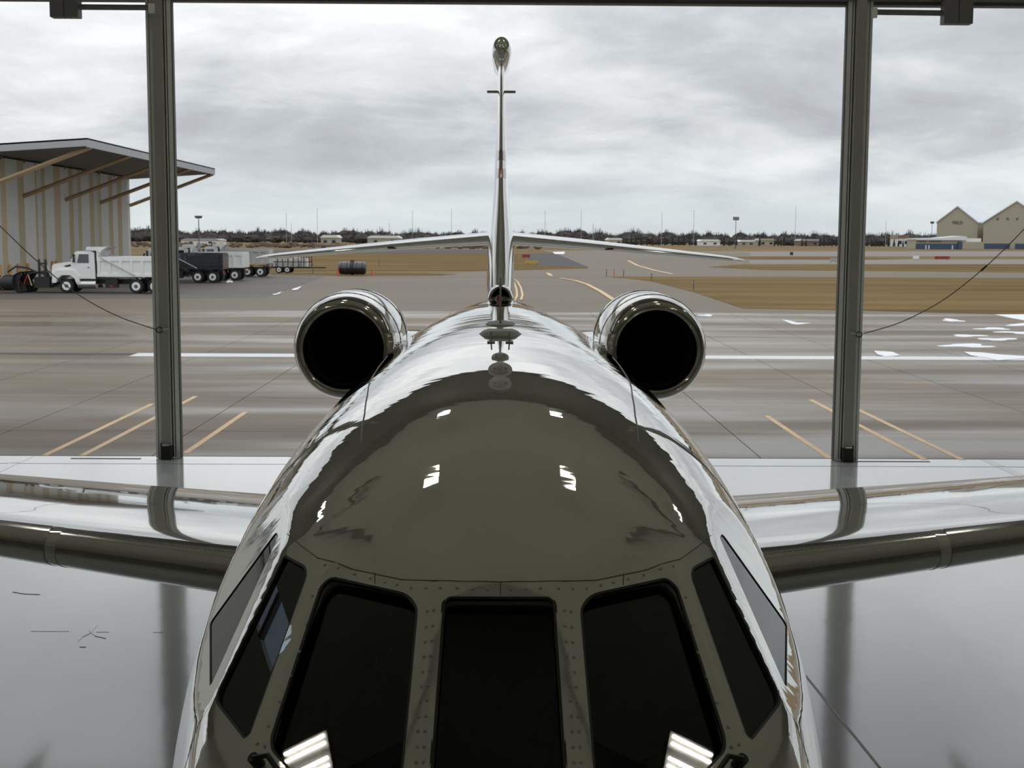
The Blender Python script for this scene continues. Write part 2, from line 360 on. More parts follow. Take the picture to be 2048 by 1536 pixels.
# snow patches
def blob(name, px, label, m='snow', z=.02, th=.022):
    o = flat([gp(*p) for p in px], z, th).build(name, m); tag(o, label, 'snow', 'snow patches on the apron'); return o
def lens(cx, cy, hw, hh, sk=0.0, n=18):
    P = []
    for i in range(n):
        t = 2 * math.pi * i / n; k = 1 + .28 * math.sin(3 * t + cx) + .15 * math.sin(5 * t + cy)
        P.append((cx + hw * math.cos(t) * k, cy + hh * math.sin(t) * k + sk * math.cos(t)))
    return P
blob('snow_patch', [(1990, 629.5), (2100, 629), (2140, 643), (2048, 641), (2020, 636)], 'large snow patch at the right edge against the grass verge')
blob('snow_patch', lens(1905, 641, 20, 2.4, 1.5), 'lone small snow patch on the apron below the grass verge')
blob('snow_patch', lens(2055, 650, 42, 2.4), 'snow patch at the right edge just below the largest one')
blob('snow_patch', lens(1985, 658, 32, 2.0), 'slender snow patch in the middle of the right-hand cluster')
blob('snow_patch', lens(2040, 666, 44, 2.2, 1.5), 'long snow patch touching the right edge below the slender one')
blob('snow_patch', lens(1937, 672, 33, 2.0), 'snow patch at the left end of the right-hand cluster')
blob('snow_patch', lens(1995, 679, 38, 2.2), 'snow patch in the lowest full row of the right-hand cluster')
blob('snow_patch', lens(1935, 692, 48, 3.4, 1.0), 'greyish melting snow patch above the white strip')
blob('snow_patch', [(1928, 705), (1965, 706.5), (2000, 710.5), (2060, 714), (2050, 717.5), (1995, 722), (1975, 716.5), (1942, 712)], 'large jagged snow patch lying on the white strip at right', z=.03)
blob('snow_patch', [(1748, 703), (1785, 705), (1800, 712), (1770, 714), (1755, 710)], 'snow patch on the white strip right of the right door post', z=.03)
blob('snow_patch', [(1564, 640), (1575, 641), (1595, 646), (1622, 646.5), (1595, 649.5), (1583, 648)], 'bent snow patch between the right engine and the right door post')
blob('snow_patch', lens(1412, 631, 14, 1.6), 'tiny snow patch just right of the right engine')
blob('snow_patch', lens(594, 577, 9, 2.0, -3), 'snow patch on the apron above the left engine')
blob('snow_patch', lens(556, 587, 9, 1.2, -3), 'narrow snow streak on the dark truck stand edge')
blob('snow_patch', lens(459, 563, 6.5, 2.5), 'small snow heap by the wheel of the navy dump truck')
blob('snow_patch', [(1105, 504), (1130, 503.5), (1128, 508), (1110, 508)], 'pale snow slab on the shoulder beneath the right tailplane')
# ------------------------------------------------------------------ door posts with cables
def door_post(pb, side, label):
    root = empty('door_post', (pb.x, YD, 0)); tag(root, label, 'door post', 'steel posts in the hangar doorway')
    H = 10.15
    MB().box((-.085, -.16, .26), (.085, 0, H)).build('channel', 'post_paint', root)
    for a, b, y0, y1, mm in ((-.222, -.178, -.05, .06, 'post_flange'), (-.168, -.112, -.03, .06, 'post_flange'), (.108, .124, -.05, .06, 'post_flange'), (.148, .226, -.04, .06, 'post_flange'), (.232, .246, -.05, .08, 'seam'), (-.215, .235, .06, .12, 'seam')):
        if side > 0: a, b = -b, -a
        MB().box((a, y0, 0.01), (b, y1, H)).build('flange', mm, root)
    f = MB().box((-.09, -.19, 0.0), (.09, -.01, .25)).build('foot', 'black', root)
    MB().tube([(-.06, -.2, .27), (.06, -.2, .27)], .02).build('foot_bolt', 'steel', f)
    MB().box((-.125 if side < 0 else .10, -.1, 0), (-.10 if side < 0 else .125, .0, .3)).build('foot_wedge', 'black', root)
    return root
pl = gp(337, 917); pr = gp(1699, 927)
pL = door_post(pl, -1, 'dark steel door post left of the jet')
pR = door_post(pr, 1, 'dark steel door post right of the jet')
for x, lb in ((-18.6, 'dark steel door post far out on the left of the doorway'), (18.9, 'dark steel door post far out on the right of the doorway')):
    door_post(Vector((x, YD, 0)), -1 if x < 0 else 1, lb)
def cable(px, ring, label, post, post_name):
    P = [aY(x, y, YD - .22) for x, y in px]
    # smooth
    Q = []
    for i in range(len(P) - 1):
        p0 = P[max(i - 1, 0)]; p1 = P[i]; p2 = P[i + 1]; p3 = P[min(i + 2, len(P) - 1)]
        for k in range(6):
            t = k / 6; Q.append(.5 * ((2 * p1) + (p2 - p0) * t + (2 * p0 - 5 * p1 + 4 * p2 - p3) * t * t + (3 * p1 - p0 - 3 * p2 + p3) * t ** 3))
    Q.append(P[-1])
    root = empty('cable', P[0]); tag(root, label, 'cable', 'cables hooked to the door posts')
    m = MB().tube([q - P[0] for q in Q], .009, 6); m.build('rope', 'cable', root, 60)
    c = aY(ring[0], ring[1], YD - .22) - P[0]
    n = 14; m = MB().tube([(c.x + .055 * math.cos(2 * math.pi * i / n), c.y, c.z + .05 * math.sin(2 * math.pi * i / n)) for i in range(n + 1)], .011, 6, False)
    m.build('ring', 'black', root, 60)
    s = -1 if ring[0] > 1000 else 1
    m = MB().tube([(c.x + s * .05, c.y, c.z + .01), (c.x + s * .13, c.y, c.z + .02), (c.x + s * .13, c.y + .05, c.z + .02)], .014, 6); m.build('hook', 'steel', root, 60)
    k = len(Q) * 2 // 3; d = (Q[k + 1] - Q[k]).normalized()
    if ring[0] > 1000: MB().tube([Q[k] - P[0] - d * .07, Q[k] - P[0] + d * .07], .018, 6).build('splice', 'black', root, 60)
cable([(312, 659), (235, 632), (155, 588), (75, 523), (0, 452), (-90, 365)], (319, 660), 'thin sagging cable hooked to the left door post', pL, '')
cable([(1727, 667), (1800, 645), (1880, 604), (1948, 553), (2008, 499), (2090, 415)], (1718, 669), 'thin sagging cable hooked to the right door post', pR, '')
def door_arm(bx, by, arm, label, s):
    a = aY(bx[0], by, YD); b = aY(bx[1], by, YD)
    root = empty('track_bracket', (0, YD, 0)); tag(root, label, 'bracket', 'brackets under the door header')
    MB().box((a.x, -.25, a.z), ((a.x + b.x) / 2 - .006, -.02, 9.2)).build('box_half', 'header_paint', root)
    MB().box(((a.x + b.x) / 2 + .006, -.25, a.z), (b.x, -.02, 9.2)).build('box_half', 'header_paint', root)
    MB().box(((a.x + b.x) / 2 - .006, -.2, a.z + .01), ((a.x + b.x) / 2 + .006, -.03, 9.2)).build('box_seam', 'seam', root)
    p = aY(*arm[0], YD); q2 = aY(*arm[1], YD)
    MB().tube([(p.x, -.15, p.z), (q2.x, -.15, q2.z)], .05, 4).build('arm', 'header_paint', root)
    MB().box((q2.x - .05 , -.24, q2.z - .11), (q2.x + .05, -.165, q2.z + .06)).build('hinge', 'post_flange', root)
door_arm((109, 165), 38, ((165, 17), (309, 18)), 'dark bracket box on an arm at the left door post top', -1)
door_arm((1879, 1936), 51, ((1879, 29), (1742, 27)), 'dark bracket box on an arm at the right door post top', 1)
# ------------------------------------------------------------------ ceiling lamps
def lamp(x, y, z, label):
    root = empty('ceiling_lamp', (x, y, z)); tag(root, label, 'lamp', 'fluorescent lamps under the hangar roof')
    MB().box((-.32, -.24, .06), (.32, .24, .12)).prism([(-.2, .12), (.2, .12), (.12, .17), (-.12, .17)], -.3, .3, 'x').build('housing', 'fixture_white', root)
    for yy in (-.18, -.09, .09, .18): MB().tube([(-.29, yy, .035), (.29, yy, .035)], .022, 8).build('tube', 'tube_on', root, 40)
    for xx in (-.25, .25): MB().tube([(xx, 0, .17), (xx, 0, CZ - z)], .008, 5).build('hanger', 'steel', root)
nm = {-1: 'left', 1: 'right'}
for x, y, w_ in ((2.65, 14.9, 'inner %s row, over the wings'), (2.6, 21.2, 'inner %s row, over the engines'), (6.8, 8.2, 'outer %s row, over the cockpit windows'), (10.2, 22.0, 'far %s side, near the doorway'), (6.8, 1.4, 'outer %s row, ahead of the jet nose'), (6.8, -5.5, 'outer %s row, at the back wall')):
    for s_ in (-1, 1): lamp(s_ * x, y, 11.6, 'hanging fluorescent lamp of the ' + w_ % nm[s_])

# ================================================================== THE JET
import numpy as np
ST = np.array([
[2.15,1.72,1.70,1.68,0.02],[2.25,1.92,1.70,1.48,0.22],[2.5,2.08,1.74,1.33,0.46],[2.9,2.25,1.81,1.20,0.69],[3.3,2.40,1.89,1.12,0.86],
[3.7,2.545,1.97,1.07,0.985],[4.0,2.70,2.03,1.05,1.06],[4.36,2.885,2.10,1.04,1.13],[4.7,3.015,2.15,1.03,1.185],[5.1,3.15,2.20,1.03,1.235],
[5.6,3.285,2.24,1.03,1.275],[6.2,3.395,2.27,1.03,1.295],[6.9,3.458,2.29,1.03,1.305],[7.6,3.492,2.295,1.03,1.30],[8.5,3.508,2.29,1.03,1.29],
[10.5,3.508,2.29,1.03,1.255],[11.6,3.495,2.29,1.04,1.19],[12.8,3.46,2.29,1.12,1.08],[14.5,3.42,2.30,1.28,0.96],[16.0,3.31,2.31,1.50,0.84],
[17.5,3.22,2.33,1.75,0.68],[19.0,3.10,2.38,1.98,0.50],[20.5,2.97,2.45,2.20,0.32],[21.5,2.86,2.5,2.35,0.2],[22.0,2.72,2.53,2.45,0.08]])
NE = 2.06
def pchip(x, y, xq):
    hh = np.diff(x); d = np.diff(y) / hh; m = np.zeros(len(x))
    for i in range(1, len(x) - 1):
        if d[i-1] * d[i] > 0:
            w1 = 2 * hh[i] + hh[i-1]; w2 = hh[i] + 2 * hh[i-1]; m[i] = (w1 + w2) / (w1 / d[i-1] + w2 / d[i])
    m[0] = d[0]; m[-1] = d[-1]
    i = np.clip(np.searchsorted(x, xq) - 1, 0, len(x) - 2); t = (xq - x[i]) / hh[i]
    return (1+2*t)*(1-t)**2*y[i] + t*(1-t)**2*hh[i]*m[i] + t*t*(3-2*t)*y[i+1] + t*t*(t-1)*hh[i]*m[i+1]
YT = np.linspace(2.15, 22, 4000); TAB = [pchip(ST[:, 0], ST[:, k], YT) for k in range(1, 5)]
def sec(Y): return [float(np.interp(Y, YT, t)) for t in TAB]
def Fs(p):
    zt, zm, zb, w = sec(p[1]); hh = (zt - zm) if p[2] > zm else (zm - zb)
    return (abs(p[0]) / w) ** NE + (abs(p[2] - zm) / hh) ** NE - 1
def hit(x, y):
    d = ray(x, y); t = 2.3; pv = t
    while t < 22:
        p = CO + d * t
        if p.y > 2.16 and Fs(p) < 0:
            a, b = pv, t
            for _ in range(30):
                mm = (a + b) / 2
                if Fs(CO + d * mm) < 0: b = mm
                else: a = mm
            return CO + d * b
        pv = t; t += .03
    return None
def nrm(p):
    e = 1e-4; g = Vector()
    for i in range(3):
        q = Vector(p); q[i] += e; r = Vector(p); r[i] -= e; g[i] = Fs(q) - Fs(r)
    return g.normalized()
JET = empty('business_jet', (0, 12, 0))
tag(JET, 'glossy white twin-engine business jet parked nose-in, filling the hangar doorway', 'airplane')
def J(o): o.parent = JET; o.location = (0, -12, 0); return o
# --- window outlines (right-hand ones mirrored), traced on the photograph and laid on planes through the skin
WIN = {'windshield': [(889, 1204), (900, 1193), (1104, 1193), (1114, 1204), (1139, 1562), (864, 1562)],
       'front_window': [(639, 1172), (662, 1152), (815, 1186), (837, 1213), (805, 1556), (590, 1556), (541, 1500), (540, 1475)],
       'side_window': [(568, 1108), (612, 1132), (615, 1150), (501, 1468), (488, 1479), (431, 1406), (432, 1385)],
       'rear_window': [(552, 1063), (557, 1072), (424, 1366), (419, 1372), (419, 1246)]}
PLN = {}
for k, pts in WIN.items():
    P = np.array([tuple(hit(*p)) for p in pts]); c = P.mean(0); n = np.linalg.svd(P - c)[2][2]
    if n[2] < 0: n = -n
    if k == 'windshield': n = np.array((0, n[1], n[2])); n /= np.linalg.norm(n)
    d = float(min((P @ n)))
    PLN[k] = (Vector(n), d - {'windshield': 0, 'front_window': .002, 'side_window': .006, 'rear_window': .010}[k])
mir = lambda v: Vector((-v[0], v[1], v[2]))
PL = []
for k, (n, d) in PLN.items():
    PL.append((n, d))
    if k != 'windshield': PL.append((mir(n), d))
def carve(p, zm):
    c = Vector((0, p[1], zm)); v = Vector(p) - c
    for n, d in PL:
        s = n.dot(c + v)
        if s > d and n.dot(v) > 1e-6: v = v * ((d - n.dot(c)) / n.dot(v))
    return c + v
def ring_at(Y, n, inset=0.0, cv=True):
    zt, zm, zb, w = sec(Y); out = []
    for k in range(n):
        th = 2 * math.pi * k / n; c = math.cos(th); s = math.sin(th)
        x = (w - inset) * math.copysign(abs(s) ** (2 / NE), s)
        z = zm + ((zt - zm - inset) * abs(c) ** (2 / NE) if c >= 0 else -(zm - zb - inset) * abs(c) ** (2 / NE))
        p = Vector((x, Y, z))
        if cv and 3.0 < Y < 6.3: p = carve(p, zm)
        out.append(p)
    return out
YN = 6.6
def solid(ysq, n, inset=0.0, cv=True): return MB().loft([ring_at(Y, n, inset, cv) for Y in ysq])
yn = [2.15, 2.17, 2.2] + list(np.linspace(2.25, 3.2, 30)) + list(np.linspace(3.22, 5.6, 130)) + list(np.linspace(5.64, YN, 28))
ya = list(np.linspace(YN, 13, 70)) + list(np.linspace(13.15, 21.9, 55)) + [22.0]
nose = J(solid(yn, 220).build('nose_section', ['paint', 'cabin_dark']))
body = J(solid(ya, 160).build('fuselage', 'paint', smooth=50))
def apply_bool(o, cutter):
    mo = o.modifiers.new('b', 'BOOLEAN'); mo.operation = 'DIFFERENCE'; mo.object = cutter; mo.solver = 'EXACT'
    bpy.context.view_layer.update(); dg = bpy.context.evaluated_depsgraph_get()
    me = bpy.data.meshes.new_from_object(o.evaluated_get(dg)); o.modifiers.clear(); old = o.data; o.data = me; bpy.data.meshes.remove(old)
    bpy.data.objects.remove(cutter)
cut = J(solid(list(np.linspace(3.05, 6.3, 30)), 72, .05, False).build('cut', 'paint')); apply_bool(nose, cut)
def round_poly(P, r=.03, seg=5):
    out = []; n = len(P)
    for i in range(n):
        a, b, c = P[i-1], P[i], P[(i+1) % n]; u = (a - b); v = (c - b); lu, lv = u.length, v.length; u.normalize(); v.normalize()
        k = min(r, .45 * lu, .45 * lv); s = b + u * k; t = b + v * k
        for j in range(seg + 1):
            q = j / seg; out.append(s * (1-q)**2 + b * 2 * q * (1-q) + t * q * q)
    return out
def grow(P, n, d):   # offset a planar polygon outward by d
    c = sum(P, Vector()) / len(P); out = []; m = len(P)
    for i in range(m):
        t = (P[(i+1) % m] - P[i-1]).normalized(); o = t.cross(n)
        if o.dot(P[i] - c) < 0: o = -o
        out.append(P[i] + o * d)
    return out
OUT = []
for k, pts in WIN.items():
    n, d = PLN[k]; P = []
    for x, y in pts:
        dr = ray(x, y); t = (d - n.dot(CO)) / n.dot(dr); P.append(CO + dr * t)
    if k == 'windshield':
        P = [Vector(((p.x - q.x) / 2, (p.y + q.y) / 2, (p.z + q.z) / 2)) for p, q in zip(P, [P[3], P[2], P[1], P[0], P[5], P[4]])]
    OUT.append((k, n, P))
    if k != 'windshield': OUT.append((k, mir(n), [mir(p) for p in P][::-1]))
cm = MB(); POL = []
for k, n, P in OUT:
    Q = round_poly(P, .045 if k in ('windshield', 'front_window') else .03); POL.append((k, n, Q))
    m = len(Q); dep = -.16 if k != 'rear_window' else -.035
    cm.loft([[p + n * dep for p in Q], [p + n * .2 for p in Q]])
apply_bool(nose, J(cm.build('cut2', 'paint')))
me = nose.data
if len(me.materials) < 2: me.materials.append(MATS['cabin_dark'])
for pol in me.polygons:
    c = Vector(pol.center); zt, zm, zb, w = sec(c.y)
    pol.use_smooth = True
    r = (1 + Fs(c)) ** (1 / NE) if Fs(c) > -1 else 0
    pol.material_index = 1 if (1 - r) * .9 > .052 and c.y > 3.0 and c.y < 6.5 else 0
me.set_sharp_from_angle(angle=R(28))
def slab(Q, n, d0, d1): return MB().loft([[p + n * d0 for p in Q], [p + n * d1 for p in Q]])
def ringm(Qo, Qi, n, d0, d1):
    m = len(Qo); mb = MB()
    vs = [p + n * d1 for p in Qo] + [p + n * d1 for p in Qi] + [p + n * d0 for p in Qo] + [p + n * d0 for p in Qi]; fs = []
    for i in range(m):
        j = (i + 1) % m
        fs += [(i, j, m + j, m + i), (2*m + i, 2*m + j, 3*m + j, 3*m + i), (m + i, m + j, 3*m + j, 3*m + i), (i, j, 2*m + j, 2*m + i)]
    return mb.add(vs, fs)
for k, n, Q in POL:
    rear = k == 'rear_window'
    dp = {'rear_window': .004, 'side_window': .014}.get(k, .038)
    p = slab(grow(Q, n, .008), n, -dp - .008, -dp).build(k, 'cockpit_glass'); J(p)
    s = ringm(grow(Q, n, .004), grow(Q, n, -.009 if not rear else -.005), n, -.014, -.002 if not rear else -.001).build('window_seal', 'seal', p)
# lines and rivets on the skin
def skin(p):  # carved surface position near p
    return carve(p, sec(p[1])[1]) if p[1] < 6.3 else Vector(p)
def seamline(P, w=.004, name='panel_seam', m='seam', lift=.0012, both=True):
    P = [q for q in P if q is not None]
    Q = []
    for i in range(len(P) - 1):
        st = max(1, int((P[i+1] - P[i]).length / .05))
        for k in range(st): Q.append(P[i].lerp(P[i+1], k / st))
    Q.append(P[-1]); V = []
    for q in Q:   # pull back to skin
        zt, zm, zb, ww = sec(q.y); c = Vector((0, q.y, zm)); v = q - c; s = (1 + Fs(q)) ** (1 / NE); V.append(skin(c + v / s))
    for sgn in ((1, -1) if both else (1,)):
        A = [v if sgn > 0 else mir(v) for v in V]; vs = []
        for i, v in enumerate(A):
            t = (A[min(i+1, len(A)-1)] - A[max(i-1, 0)]).normalized(); nn = nrm(v); s = t.cross(nn).normalized() * w / 2
            vs += [v + nn * lift + s, v + nn * lift - s, v - nn * .004 + s, v - nn * .004 - s]
        J(MB().loft([vs[4*i:4*i+2] + [vs[4*i+3], vs[4*i+2]] for i in range(len(A))]).build(name, m))
seamline([hit(*p) for p in ((635, 1116), (700, 1134), (800, 1152), (868, 1161), (930, 1163), (1001, 1163))])
seamline([hit(745, 1138), hit(744, 1158)], .003)
seamline([hit(1001, 1163), hit(1001, 1186)], .003, both=False)
seamline([hit(*p) for p in ((722, 884), (729, 830), (735, 790), (739, 765), (755, 738), (775, 712))], .005, 'lap_seam', 'frame_lip', .003)
seamline([hit(*p) for p in ((575, 1068), (600, 1090), (636, 1116))], .003)
rv = MB()
def rivet(p, r=.006):
    if p is None: return
    p = skin(p); nn = nrm(p); u = nn.orthogonal().normalized(); w = nn.cross(u)
    for sg in (1, -1):
        f = (lambda v: v) if sg > 0 else mir
        vs = [f(p + nn * .0015 + (u * math.cos(a * math.pi / 3) + w * math.sin(a * math.pi / 3)) * r) for a in range(6)] + [f(p - nn * .002 + (u * math.cos(a * math.pi / 3) + w * math.sin(a * math.pi / 3)) * r) for a in range(6)]
        rv.add(vs, [(0, 1, 2, 3, 4, 5)] + [(a, (a+1) % 6, 6 + (a+1) % 6, 6 + a) for a in range(6)])
for i in range(11):
    t = i / 10; y = 1215 + 310 * t
    rivet(hit(866 - 20 * t, y)); rivet(hit(852 - 20 * t, y))
for x, y in ((915, 1176), (945, 1176), (975, 1176), (880, 1176), (850, 1172), (820, 1168), (790, 1160), (765, 1154), (735, 1148), (705, 1142), (675, 1134), (650, 1130), (620, 1188), (603, 1240), (586, 1292), (568, 1342), (549, 1396), (530, 1448), (512, 1486), (524, 1490)): rivet(hit(x, y))
tag(J(rv.build('rivets', 'rivet')), kind='stuff')
# wiper pivots
for s in (1, -1):
    p = hit(517, 1527); n = nrm(p); q = p + Vector((.05, -.03, .02))
    if s < 0: p = mir(p); n = mir(n); q = mir(q)
    w = J(MB().tube([p - n * .02, p + n * .035], [.02, .018], 10).build('wiper_pivot', 'black', None, 40))
    MB().tube([p + n * .03, q + n * .03, q + n * .03 + Vector((.10 * s, -.12, -.07))], .009, 6).build('wiper_arm', 'black', w, 40)
# cockpit interior
ci = J(MB().box((-.85, 3.2, 1.55), (.85, 6.2, 1.6)).build('cockpit_floor', 'cabin_dark'))
J(MB().prism([(3.4, 2.1), (4.0, 2.36), (4.15, 2.3), (4.15, 1.7), (3.4, 1.7)], -.8, .8, 'x').build('instrument_panel', 'cabin_dark'))
J(MB().loft([ring_at(6.1, 40, .07, False), ring_at(6.14, 40, .07, False)]).build('cockpit_bulkhead', 'cabin_dark'))
for s in (-1, 1):
    b = J(MB().prism([(4.75, 1.75), (5.2, 1.75), (5.3, 2.0), (5.38, 2.45), (5.26, 2.47), (5.15, 2.05), (4.75, 1.9)], s * .47 - .24, s * .47 + .24, 'x').build('pilot_seat', 'cabin_grey'))
    MB().box((s * .47 - .13, 5.24, 2.47), (s * .47 + .13, 5.36, 2.72)).build('headrest', 'cabin_grey', b)
    if s < 0:
        c = aY(760, 1322, 4.95); m = MB()
        m.tube([(c.x - .045, c.y, c.z + .055), (c.x - .035, c.y, c.z + .03), (c.x - .012, c.y, c.z + .02), (c.x + .012, c.y, c.z + .02), (c.x + .035, c.y, c.z + .03), (c.x + .045, c.y, c.z + .055)], [.004, .007, .008, .008, .007, .004], 6)
        m.tube([(c.x - .012, c.y, c.z + .02), (c.x - .014, c.y, c.z - .03), (c.x, c.y, c.z - .042), (c.x + .014, c.y, c.z - .03), (c.x + .012, c.y, c.z + .02)], .006, 6)
        m.build('harness_buckle', 'truck_white', b, 60)
# --- wings
def foil(n=22, tr=.12, camber=.02):
    up = []; lo = []
    for i in range(n + 1):
        t = .5 * (1 - math.cos(math.pi * i / n))
        yt = 5 * tr * (.2969 * math.sqrt(t) - .126 * t - .3516 * t*t + .2843 * t**3 - .1036 * t**4); yc = camber * 4 * t * (1 - t)
        up.append((t, yc + yt)); lo.append((t, yc - yt))
    return up[::-1] + lo[1:]
def wfoil(n=30, up=.055, lo=.06, fr=.30):
    U = []; Lo = []
    for i in range(n + 1):
        t = .5 * (1 - math.cos(math.pi * i / n)); tail = 1 - (max(0, (t - fr) / (1 - fr))) ** 1.7
        U.append((t, up * math.sqrt(max(0, 1 - (1 - min(1, t / fr)) ** 6)) * tail)); Lo.append((t, -lo * math.sqrt(max(0, 1 - (1 - min(1, t / fr)) ** 2.4)) * tail))
    return U[::-1] + Lo[1:]
def wparm(X):
    le = 9.0 + .43 * (X - 1.25) if X < 4.6 else 9.0 + .43 * 3.35 + .5 * (X - 4.6)
    te = 13.2 + (14.3 - 13.2) * (X - 1.25) / 8.4
    zl = 1.65 + .018 * (X - 1.25) + .0012 * (X - 1.25) ** 2; zt = zl - .21 + .022 * (X - 1.25)
    return le, te, zl, zt, .135 - .004 * X
def wring(X, s, off=0.0, rng=None):
    le, te, zl, zt, tr = wparm(X); F = wfoil(30, tr * .40, tr * .50); out = []; ch = te - le
    for i, (t, z) in enumerate(F):
        if rng and ((i <= 30 and t > rng[0]) or (i > 30 and t > rng[1])): continue
        out.append(Vector((s * X, le + t * ch - off * (1 - t * 4 if t < .25 else 0), zl + (zt - zl) * t + z * ch + (off if i <= 30 else -off))))
    return out
for s, nmn in ((-1, 'left'), (1, 'right')):
    Xs = [.5, 1.25, 2.2, 3.4, 4.6, 6, 7.5, 9.0, 9.5, 9.68]
    wg = J(MB().loft([wring(X, s) for X in Xs]).build('wing', 'paint_wing', smooth=40))
    for x0, x1, nm_ in ((1.2, 3.40, 'leading_edge'), (3.47, 9.3, 'slat')):
        rg = [wring(x0 + (x1 - x0) * i / 8, s, .007 if nm_ == 'leading_edge' else .012, (.075, .10)) for i in range(9)]
        k = min(len(r) for r in rg); MB().loft([r[:k] for r in rg], True).build(nm_, 'slat_metal', wg, 40)
    rg = [wring(3.37, s, .010, (.085, .1)), wring(3.46, s, .010, (.085, .1))]
    MB().loft(rg).build('slat_joint_strap', 'paint_wing', wg, 40)
    # screw row along the leading edge
    sm = MB()
    for i in range(110):
        X = 1.3 + i * .0188; r = wring(X, s, .0075, (.075, .1)); p = r[1]
        sm.box((p.x - .004, p.y - .004, p.z - .002), (p.x + .004, p.y + .004, p.z + .0025))
    tag(sm.build('screw_row', 'rivet', wg), kind='stuff')
    # cabin windows along the side
    for i in range(9):
        Yc = 7.5 + .72 * i; zt, zm, zb, w = sec(Yc); P = []
        for k in range(20):
            a = 2 * math.pi * k / 20; z = 2.62 + .20 * math.sin(a); yy = Yc + .14 * math.cos(a); hh = sec(yy)
            P.append(Vector((s * hh[3] * max(0, 1 - ((z - hh[1]) / (hh[0] - hh[1])) ** NE) ** (1 / NE), yy, z)))
        n = Vector((s, 0, .35)).normalized(); cw = J(slab(P, n, -.02, .003).build('cabin_window', 'black_gloss'))
        ringm(grow(P, n, .03), P, n, -.02, .004).build('window_frame', 'paint_fin', cw)
    # flap track fairing
    for X in (2.6, 4.9, 7.2):
        le, te, zl, zt, tr = wparm(X)
        MB().revolve([(0, .01), (.2, .07), (.6, .10), (1.1, .07), (1.5, .01)], (s * X, te - 1.1, zt - .10), (0, 1, -.02), 10).build('flap_track_fairing', 'paint_wing', wg, 60)
J(MB().loft([[Vector((1.32 * sx * k, Y, 1.18 + .42 * cz * k)) for sx, cz in [(math.sin(2*math.pi*i/24), math.cos(2*math.pi*i/24)) for i in range(24)]] for Y, k in ((7.6, .05), (8.0, .5), (8.6, .85), (9.6, 1), (12, 1), (13.4, .9), (14.2, .55), (14.9, .05))]).build('belly_fairing', 'paint', smooth=60))
# --- engines
for s in (-1, 1):
    c = aY(685, 699, 14.0); c = Vector((s * 1.66, 14.0, c.z))
    nac = J(MB().revolve([(3.3, .33), (2.8, .43), (2.2, .53), (1.6, .575), (1.0, .59), (.6, .583), (.35, .566), (.22, .553)], c, (0, 1, 0), 64, False).build('nacelle', 'paint_fin', smooth=60))
    MB().revolve([(.22, .553), (.14, .538), (.07, .52), (.025, .50), (.003, .474), (.0, .455), (.012, .434), (.05, .410), (.12, .394)], c, (0, 1, 0), 64, False).build('inlet_lip', 'lip_metal', nac, 60)
    MB().revolve([(.12, .394), (.3, .396), (.95, .425)], c, (0, 1, 0), 48, False).build('inlet_duct', 'duct', nac, 60)
    fan = MB().revolve([(.95, .425), (.96, .02)], c, (0, 1, 0), 32).build('fan_disc', 'black', nac)
    MB().revolve([(.62, .004), (.68, .05), (.78, .09), (.94, .12)], c, (0, 1, 0), 20).build('spinner', 'fan', nac, 60)
    for i in range(22):
        a = 2 * math.pi * i / 22; u = Vector((math.cos(a), 0, math.sin(a))); t = Vector((-math.sin(a), 0, math.cos(a)))
        MB().add([c + u * .11 + Vector((0, .86, 0)) - t * .02, c + u * .11 + Vector((0, .93, 0)) + t * .02, c + u * .415 + Vector((0, .93, 0)) + t * .06, c + u * .415 + Vector((0, .84, 0)) - t * .05,
                  c + u * .11 + Vector((0, .87, 0)) - t * .02, c + u * .11 + Vector((0, .94, 0)) + t * .02, c + u * .415 + Vector((0, .94, 0)) + t * .06, c + u * .415 + Vector((0, .85, 0)) - t * .05],
                 [(0, 1, 2, 3), (4, 5, 6, 7), (0, 1, 5, 4), (1, 2, 6, 5), (2, 3, 7, 6), (3, 0, 4, 7)]).build('fan_blade', 'fan', nac)
    for sp, rr in ((.5, .578), (1.35, .584)):
        n = 48; MB().tube([(c.x + rr * math.cos(2*math.pi*i/n), c.y + sp, c.z + rr * math.sin(2*math.pi*i/n)) for i in range(n + 1)], .0035, 4, False).build('cowl_seam', 'seam', nac)
    MB().revolve([(3.2, .28), (3.75, .22), (4.1, .03)], c, (0, 1, 0), 24).build('exhaust_cone', 'steel', nac, 60)
    # pylon
    pr_ = []
    for X, y0, y1, zz, th in ((.75, 14.5, 17.6, c.z - .03, .13), (1.0, 14.7, 17.4, c.z - .02, .115), (1.25, 14.95, 17.1, c.z, .105)):
        ring = []
        for t, z in foil(12, th / 2.5 * 1.6, 0): ring.append(Vector((s * X, y0 + t * (y1 - y0), zz + z * (y1 - y0) * .55)))
        pr_.append(ring)
    J(MB().loft(pr_).build('pylon', 'paint_fin', smooth=50))
